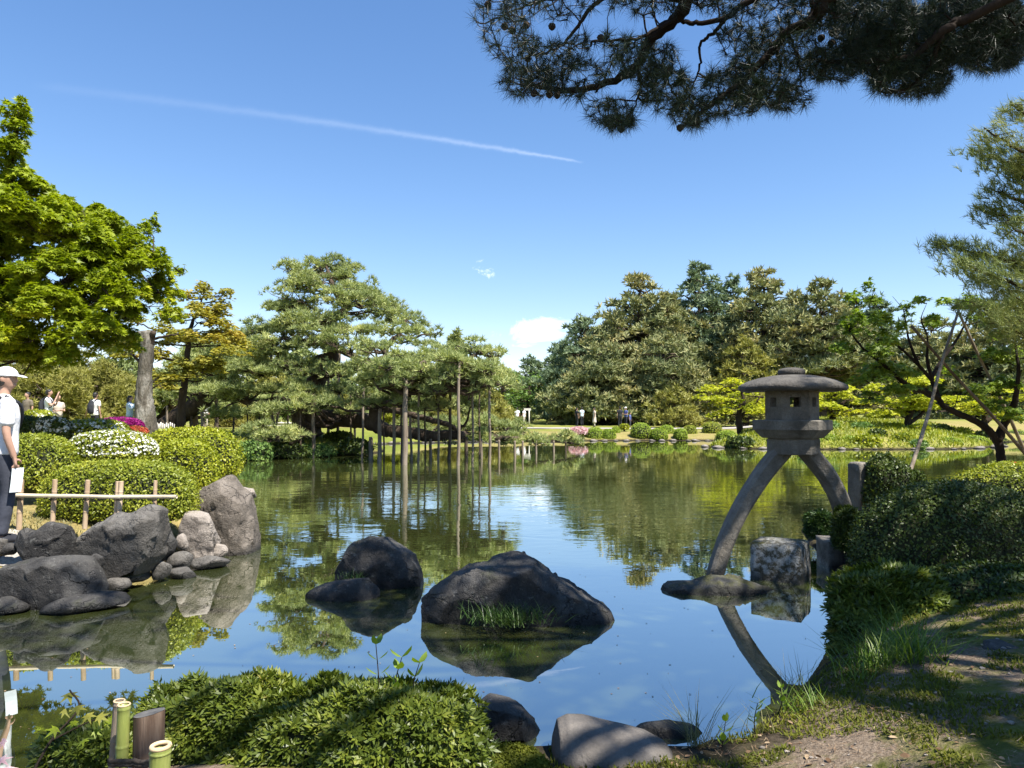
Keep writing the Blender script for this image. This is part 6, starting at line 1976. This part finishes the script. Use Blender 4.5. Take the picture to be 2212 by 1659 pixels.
for dz in (0, .012):
    tube(g, spline([P(236, 1650, 2.6) + (0, 0, dz), P(275, 1652, 2.55) + (0, 0, dz), P(318, 1655, 2.5) + (0, 0, dz), P(345, 1640, 2.35) + (0, 0, dz)], 6, .003, 3), [.008], 7)
tag(obj('rope_tie', g, M['rope'], loc=P(275, 1655, 2.5)), 'dark rope tied between the bamboo posts', 'rope')
boulder('pebble', 268, 318, 1636, 1690, 2.75, M['picket'], 'white pebble between the bamboo posts', 91, .9, 3, .05)

r = np.random.default_rng(404)
n = 260
x, y = r.uniform(-3.5, 3.2, n), r.uniform(4.0, 9.5, n)
k = shore_dist(x, y) < -.1
pos = np.stack([x[k], y[k], np.full(k.sum(), .003)], -1)
n = len(pos)
X, Yv, Z = frame(unit(np.stack([r.normal(size=n), r.normal(size=n), 0 * x[k]], -1)), r)
Z = np.tile(np.array((0, 0, 1.0)), (n, 1))
g = Geo()
scatter(g, *RHOMB, pos, X, unit(np.cross(Z, X)), Z, r.uniform(.006, .026, n))
tag(obj('floating_bits', g, M['litter'], smooth=False), 'tiny leaves and bits floating on the pond', 'floating leaves', kind='stuff')
# ------------------------------------------------------------------ people
def ring_tube(g, pts, rads, k=14):
    """closed tube with elliptical rings: rads = (across, front-back)"""
    p = np.asarray(pts, float)
    r_ = np.asarray(rads, float)
    if r_.ndim == 1:
        r_ = np.stack([r_, r_], -1)
    n = 4 * (len(p) - 1)
    q = spline(p, 4)
    rr = np.stack([np.interp(np.linspace(0, 1, len(q)), np.linspace(0, 1, len(p)), r_[:, c]) for c in (0, 1)], -1)
    t = unit(np.gradient(q, axis=0))
    fw = np.where(np.abs(t[:, 1:2]) > .8, np.array([[0, 0, 1.0]]), np.array([[0, 1.0, 0]]))
    sx = unit(np.cross(t, fw))
    sy = np.cross(sx, t)
    # rounded ends
    q = np.vstack([q[0] - t[0] * rr[0].mean() * .5, q, q[-1] + t[-1] * rr[-1].mean() * .5])
    rr = np.vstack([rr[0] * .5, rr, rr[-1] * .5])
    sx = np.vstack([sx[0], sx, sx[-1]])
    sy = np.vstack([sy[0], sy, sy[-1]])
    a = np.arange(k) * 2 * math.pi / k
    v = q[:, None] + np.cos(a)[None, :, None] * sx[:, None] * rr[:, None, :1] + np.sin(a)[None, :, None] * sy[:, None] * rr[:, None, 1:]
    m_ = len(q)
    i = np.arange(m_ - 1)[:, None] * k
    j = np.arange(k)[None]
    g.add(v, np.stack([i + j, i + (j + 1) % k, i + k + (j + 1) % k, i + k + j], -1).reshape(-1, 4), np.arange(k)[::-1][None], (np.arange(k) + (m_ - 1) * k)[None])


def ellip(g, c, s_, sub=3):
    D, F = ico(sub)
    g.add(np.asarray(c) + D * np.asarray(s_), F)


def fuse(name, g, voxel, smooth, mat, parent):
    """overlapping closed shapes -> one continuous skin"""
    me = g.mesh(name)
    tmp = bpy.data.objects.new('tmp', me)
    COL.objects.link(tmp)
    m_ = tmp.modifiers.new('r', 'REMESH')
    m_.mode = 'VOXEL'
    m_.voxel_size = voxel
    s_ = tmp.modifiers.new('s', 'SMOOTH')
    s_.factor = .5
    s_.iterations = smooth
    dg = bpy.context.evaluated_depsgraph_get()
    out = bpy.data.meshes.new_from_object(tmp.evaluated_get(dg))
    bpy.data.objects.remove(tmp)
    out.polygons.foreach_set('use_smooth', np.ones(len(out.polygons), bool))
    out.materials.clear()
    out.materials.append(mat)
    o = bpy.data.objects.new(name, out)
    COL.objects.link(o)
    o.parent = parent
    return o


def hand(g, w, d, up, s_=1.0, grip=.6):
    """palm and five bent fingers from wrist w, pointing along d; up is the back of the hand"""
    d, up = unit(d), unit(up)
    sd = np.cross(d, up)
    pal = w + d * .05 * s_
    ring_tube(g, [w, w + d * .045 * s_, w + d * .09 * s_], np.array([(.026, .018), (.038, .016), (.038, .014)]) * s_, 10)
    for k, (off, ln) in enumerate(((-.030, .066), (-.010, .078), (.010, .074), (.029, .058))):
        b = w + (d * .088 + sd * off) * s_
        m1 = b + (d * ln * .45 - up * grip * ln * .15) * s_
        e = m1 + (d * (1 - grip) - up * grip) * ln * .5 * s_
        ring_tube(g, [b, m1, e], np.array([.0095, .009, .0075]) * s_, 8)
    b = w + (d * .03 - sd * .032) * s_
    ring_tube(g, [b, b + (d * .03 - sd * .022 - up * .01) * s_, b + (d * .058 - sd * .022 - up * .03) * s_], np.array([.012, .011, .009]) * s_, 8)


def person(label, loc, heading, H, shirt, trousers, hair='hair', arms=('down', 'down'), legs='stand', voxel=.034, hat=None, pack=None, sleeves=.55, group=None, skirt=None, fine=False, hairlen=.0, shoes='cloth_dark', turn=0.0):
    s_ = H / 1.75
    root = empty('person', loc, label, 'person', group)
    root.rotation_euler = (0, 0, heading)
    lr = {}
    body, sh, tr, ft = Geo(), Geo(), Geo(), Geo()
    tor = [(0, 0, .92), (0, .0, 1.02), (0, .005, 1.12), (0, .0, 1.26), (0, -.01, 1.38), (0, -.01, 1.45)]
    tw = np.array([(.155, .105), (.15, .105), (.138, .098), (.165, .112), (.175, .105), (.10, .07)])
    ring_tube(body, tor, tw * .94)
    ring_tube(body, [(0, -.01, 1.44), (0, .0, 1.52), (0, .015, 1.57)], [.058, .052, .055])
    ellip(body, (0, .02, 1.655), (.072, .092, .105))
    ellip(body, (0, .035, 1.605), (.054, .07, .06))
    ellip(body, (0, .115, 1.64), (.013, .02, .02), 2)
    for q in (-1, 1):
        ellip(body, (q * .074, .01, 1.645), (.012, .022, .03), 2)
        ellip(body, (q * .028, .098, 1.66), (.013, .01, .008), 2)
    ellip(body, (0, .103, 1.595), (.024, .012, .009), 2)
    if turn:
        for k_ in range(2, len(body.v)):
            x_, y_ = body.v[k_][:, 0].copy(), body.v[k_][:, 1].copy()
            body.v[k_][:, 0], body.v[k_][:, 1] = x_ * math.cos(turn) - y_ * math.sin(turn), x_ * math.sin(turn) + y_ * math.cos(turn)
    hips = {-1: (-.088, 0, .90), 1: (.088, 0, .90)}
    stride = .0 if legs == 'stand' else .20
    for q in (-1, 1):
        kn = (q * .095, .03 + q * stride * .5, .49)
        an = (q * .095, -.02 + q * stride, .085)
        ring_tube(body, [hips[q], kn, an], [.075, .05, .038])
        ring_tube(tr, [(q * .085, 0, .93), (q * .09, .01, .72), kn, (an[0], an[1], an[2] + .02)], [(.088, .095), (.082, .085), (.064, .066), (.058, .06)])
        ring_tube(ft, [(an[0], an[1] - .05, .042), (an[0], an[1] + .06, .042), (an[0], an[1] + .17, .032)], [(.040, .042), (.045, .042), (.038, .028)])
        st = arms[0 if q < 0 else 1]
        S0 = np.array((q * .178, -.01, 1.40))
        if st == 'down':
            El, Wr = S0 + (q * .055, -.02, -.28), S0 + (q * .06, .05, -.53)
            hd, up_ = (0, .15, -1), (q, 0, 0)
        elif st == 'out':
            El, Wr = S0 + (q * .13, -.03, -.25), S0 + (q * .27, .04, -.45)
            hd, up_ = (q * .5, .2, -.8), (q, 0, .3)
        elif st == 'face':
            El, Wr = S0 + (q * .06, .16, -.20), np.array((q * .08, .28, 1.56))
            hd, up_ = (-q * .4, .2, .8), (q, .2, 0)
        else:                                                     # folded in front
            El, Wr = S0 + (q * .05, .03, -.27), np.array((q * .07, .24, 1.14))
            hd, up_ = (-q * .8, .5, .1), (0, .4, .9)
        ring_tube(body, [S0, El, Wr], [.046, .038, .028])
        if fine:
            hand(body, Wr, np.array(hd, float), np.array(up_, float), 1.0)
        else:
            ring_tube(body, [Wr, Wr + unit(hd) * .09, Wr + unit(hd) * .16], [(.03, .03), (.036, .03), (.022, .02)])
        e = S0 * (1 - sleeves) + El * sleeves if sleeves <= 1 else El * (2 - sleeves) + Wr * (sleeves - 1)
        sp = [S0 * .82 + np.array((0, 0, 1.40)) * .18, S0, e] if sleeves <= 1 else [S0 * .82 + np.array((0, 0, 1.40)) * .18, S0, El, e]
        ring_tube(sh, sp, ([.07, .07, .068] if sleeves <= 1 else [.07, .068, .056, .048]))
        lr[q] = Wr + unit(hd) * .1
    ring_tube(sh, [(0, 0, .90)] + tor[1:] , (tw + .014) * np.array([(1.08, 1.1)] * 6))
    ring_tube(tr, [(0, 0, .86), (0, 0, 1.0)], [(.158, .115), (.155, .112)])
    if skirt:
        ring_tube(tr, [(0, 0, .98), (0, 0, .7), (0, 0, .42)], [(.15, .11), (.2, .17), (.24, .2)])
    objs = [fuse('body', body, .0105 if fine else voxel * .8, 4 if fine else 3, M['skin'], root), fuse('shirt', sh, voxel * .8, 4, M[shirt], root), fuse('trousers' if not skirt else 'skirt', tr, voxel * .8, 4, M[trousers], root), fuse('shoes', ft, voxel * .8, 2, M[shoes], root)]
    g = Geo()
    if hat:
        D, F = ico(3)
        v = D.copy()
        v[:, 2] = np.maximum(v[:, 2], -.12)
        g.add(np.array((0, .012, 1.69)) + v * (.088, .11, .095), F)
        ring_tube(g, [(0, .09, 1.688), (0, .15, 1.685), (0, .195, 1.672)], [(.075, .012), (.072, .010), (.05, .007)])
        if turn:
            for q in g.v:
                x_, y_ = q[:, 0].copy(), q[:, 1].copy()
                q[:, 0], q[:, 1] = x_ * math.cos(turn) - y_ * math.sin(turn), x_ * math.sin(turn) + y_ * math.cos(turn)
        objs.append(fuse('cap', g, .008, 3, M[hat], root))
        g = Geo()
        ellip(g, (0, -.005, 1.635), (.078, .088, .065))
        objs.append(fuse('hair', g, voxel * .7, 2, M[hair], root))
    else:
        ellip(g, (0, -.008, 1.69), (.084, .10, .085))
        ellip(g, (0, -.035, 1.63), (.078, .075, .08))
        if hairlen:
            ring_tube(g, [(0, -.06, 1.66), (0, -.085, 1.5), (0, -.09, 1.5 - hairlen)], [(.075, .05), (.08, .045), (.06, .03)])
        objs.append(fuse('hair', g, voxel * .7, 2, M[hair], root))
    if pack:
        g = Geo()
        ring_tube(g, [(0, -.20, .98), (0, -.215, 1.12), (0, -.21, 1.28), (0, -.17, 1.42)], [(.135, .075), (.145, .09), (.14, .085), (.10, .05)])
        b = fuse('backpack', g, voxel * .8, 3, M[pack], root)
        objs.append(b)
        for q in (-1, 1):
            g = Geo()
            tube(g, spline([(q * .10, -.14, 1.44), (q * .12, -.02, 1.50), (q * .115, .12, 1.36), (q * .13, .12, 1.18), (q * .15, -.08, 1.05)], 6), [.02], 6)
            objs.append(obj('strap', g.mesh('strap'), M[pack], root))
    root.scale = (s_, s_, s_)
    return root, lr


mp = P(2, 1146, 7.62)
mp[2] = gz(mp[0], mp[1]) + .012
man, hands = person('man in a white cap and white polo shirt holding a leaflet', mp, rad(-42), 1.82, 'cloth_white', 'cloth_navy', arms=('down', 'down'), voxel=.017, hat='cloth_white', fine=True, sleeves=.72, turn=rad(-42))
# leaflet in his hand, and the cross-body strap
w = hands[1]
g = Geo()
c = w + np.array((.0, .02, -.10))
n = 6
for dy in (0, .004):
    pass
v = []
for t in np.linspace(0, 1, n):
    for s_ in (-1, 1):
        v.append((c[0] + .012 * math.sin(t * 3), c[1] + s_ * .05 - .02 * t, c[2] + .09 - .24 * t))
v = np.array(v)
v2 = v + (.0025, 0, 0)
fs = [(2 * i, 2 * i + 1, 2 * i + 3, 2 * i + 2) for i in range(n - 1)]
g.add(np.vstack([v, v2]), np.array(fs + [tuple(q + 2 * n for q in f[::-1]) for f in fs] + [(2 * i, 2 * i + 2, 2 * i + 2 + 2 * n, 2 * i + 2 * n) for i in range(n - 1)] + [(2 * i + 1, 2 * i + 1 + 2 * n, 2 * i + 3 + 2 * n, 2 * i + 3) for i in range(n - 1)]))
M_w = Matrix.Translation(man.location) @ man.rotation_euler.to_matrix().to_4x4() @ Matrix.Diagonal((1.04, 1.04, 1.04, 1))
lv = np.array([(M_w @ Vector(q))[:] for q in g.v[0]])
g2 = Geo()
g2.add(lv, *g.f)
tag(obj('leaflet', g2, M['paper'], loc=lv.mean(0), smooth=False), 'folded pale leaflet held by the man in the cap', 'leaflet')
g = Geo()
tube(g, spline([(.12, -.06, 1.475), (.05, -.135, 1.34), (-.06, -.145, 1.16), (-.165, -.05, 1.0), (-.17, .06, 1.0), (-.05, .15, 1.18), (.07, .13, 1.38), (.12, -.02, 1.48)], 6), [.016], 6)
obj('bag_strap', g.mesh('bag_strap'), M['cloth_dark'], man)


def stand(u, v_head, Y, H):
    q = P(u, v_head, Y)
    q[2] = min(q[2] - H, gz(q[0], q[1]) + .35)
    q[2] = max(q[2], gz(q[0], q[1]))
    return q


GW = 'walkers behind the azalea bank'
person('man in a brown shirt seen from behind among the walkers', stand(60, 849, 27, 1.7), rad(160), 1.7, 'cloth_brown', 'cloth_dark', arms=('down', 'fold'), group=GW)
person('tall man in a white shirt raising a camera to his face', stand(106, 842, 25, 1.74), rad(-70), 1.74, 'cloth_white', 'cloth_dark', arms=('face', 'face'), group=GW, pack='cloth_dark')
person('person in a pale patterned top with folded arms beside the photographer', stand(126, 857, 25.6, 1.58), rad(-120), 1.58, 'cloth_beige', 'cloth_dark', arms=('fold', 'fold'), group=GW, hairlen=.05)
person('walker in a white shirt with a black backpack', stand(206, 858, 27, 1.7), rad(-15), 1.7, 'cloth_white', 'cloth_dark', arms=('out', 'down'), group=GW, pack='cloth_dark')
person('person in a pale blue jacket taking a picture beside the broken trunk', stand(281, 857, 27.5, 1.62), rad(-80), 1.62, 'cloth_paleblue', 'cloth_jeans', arms=('face', 'face'), group=GW, hairlen=.03, sleeves=1.8)
GF = 'visitors on the far path'
far = [(444, 884, 44, 1.62, 'cloth_white', 'cloth_beige', 200, 'small figure in white under the leaning pine', 'down'),
       (1098, 893, 66, 1.6, 'cloth_beige', 'cloth_beige', 90, 'visitor in a pink-beige top, leftmost on the far path', 'down'), (1117, 893, 64, 1.66, 'cloth_white', 'cloth_dark', 0, 'visitor in a white shirt seen from behind on the far path', 'down'),
       (1132, 895, 64, 1.6, 'cloth_white', 'cloth_beige', 60, 'visitor in white reaching out beside the signpost', 'out'), (1246, 899, 62, 1.62, 'cloth_dark', 'cloth_dark', -60, 'dark-clothed visitor in the shade left of the pine trunk', 'down'),
       (1257, 898, 64, 1.66, 'cloth_paleblue', 'cloth_dark', 30, 'visitor in pale blue in the shade left of the pine trunk', 'down'), (1284, 899, 61, 1.62, 'cloth_beige', 'cloth_beige', 90, 'visitor in a long beige dress right of the pine trunk', 'down'),
       (1339, 890, 60, 1.7, 'cloth_dark', 'cloth_dark', 0, 'tall dark-clothed visitor behind the clipped balls', 'down'), (1352, 895, 60, 1.66, 'cloth_blue', 'cloth_dark', 120, 'visitor in blue with a white hat behind the clipped balls', 'fold'),
       (1361, 905, 59, 1.2, 'cloth_blue', 'cloth_navy', -120, 'child in blue behind the clipped balls', 'down')]
for u, vh, Yd, H, a, b, hd, lb, ar in far:
    q = P(u, vh, Yd)
    q[2] = gz(q[0], q[1]) + .03
    person(lb, q, rad(hd), H, a, b, arms=(ar, ar), voxel=.042, group=GF, hat='cloth_white' if 'hat' in lb else None, skirt='dress' in lb)
# signpost on the far lawn
q = P(1143, 915, 63)
q[2] = gz(q[0], q[1])
root = empty('signpost', q, 'small pale signpost beside the visitors on the far path', 'signpost')
g = Geo()
tube(g, [q, q + (0, 0, 1.5)], [.06, .055], 6)
obj('post', g, M['picket'], root)
g = Geo()
prism(g, q[0] - .15, q[1], 4, [(q[2] + 1.42, .42), (q[2] + 1.62, .42)], rad(45), .16)
obj('board', g, M['picket'], root, smooth=False)
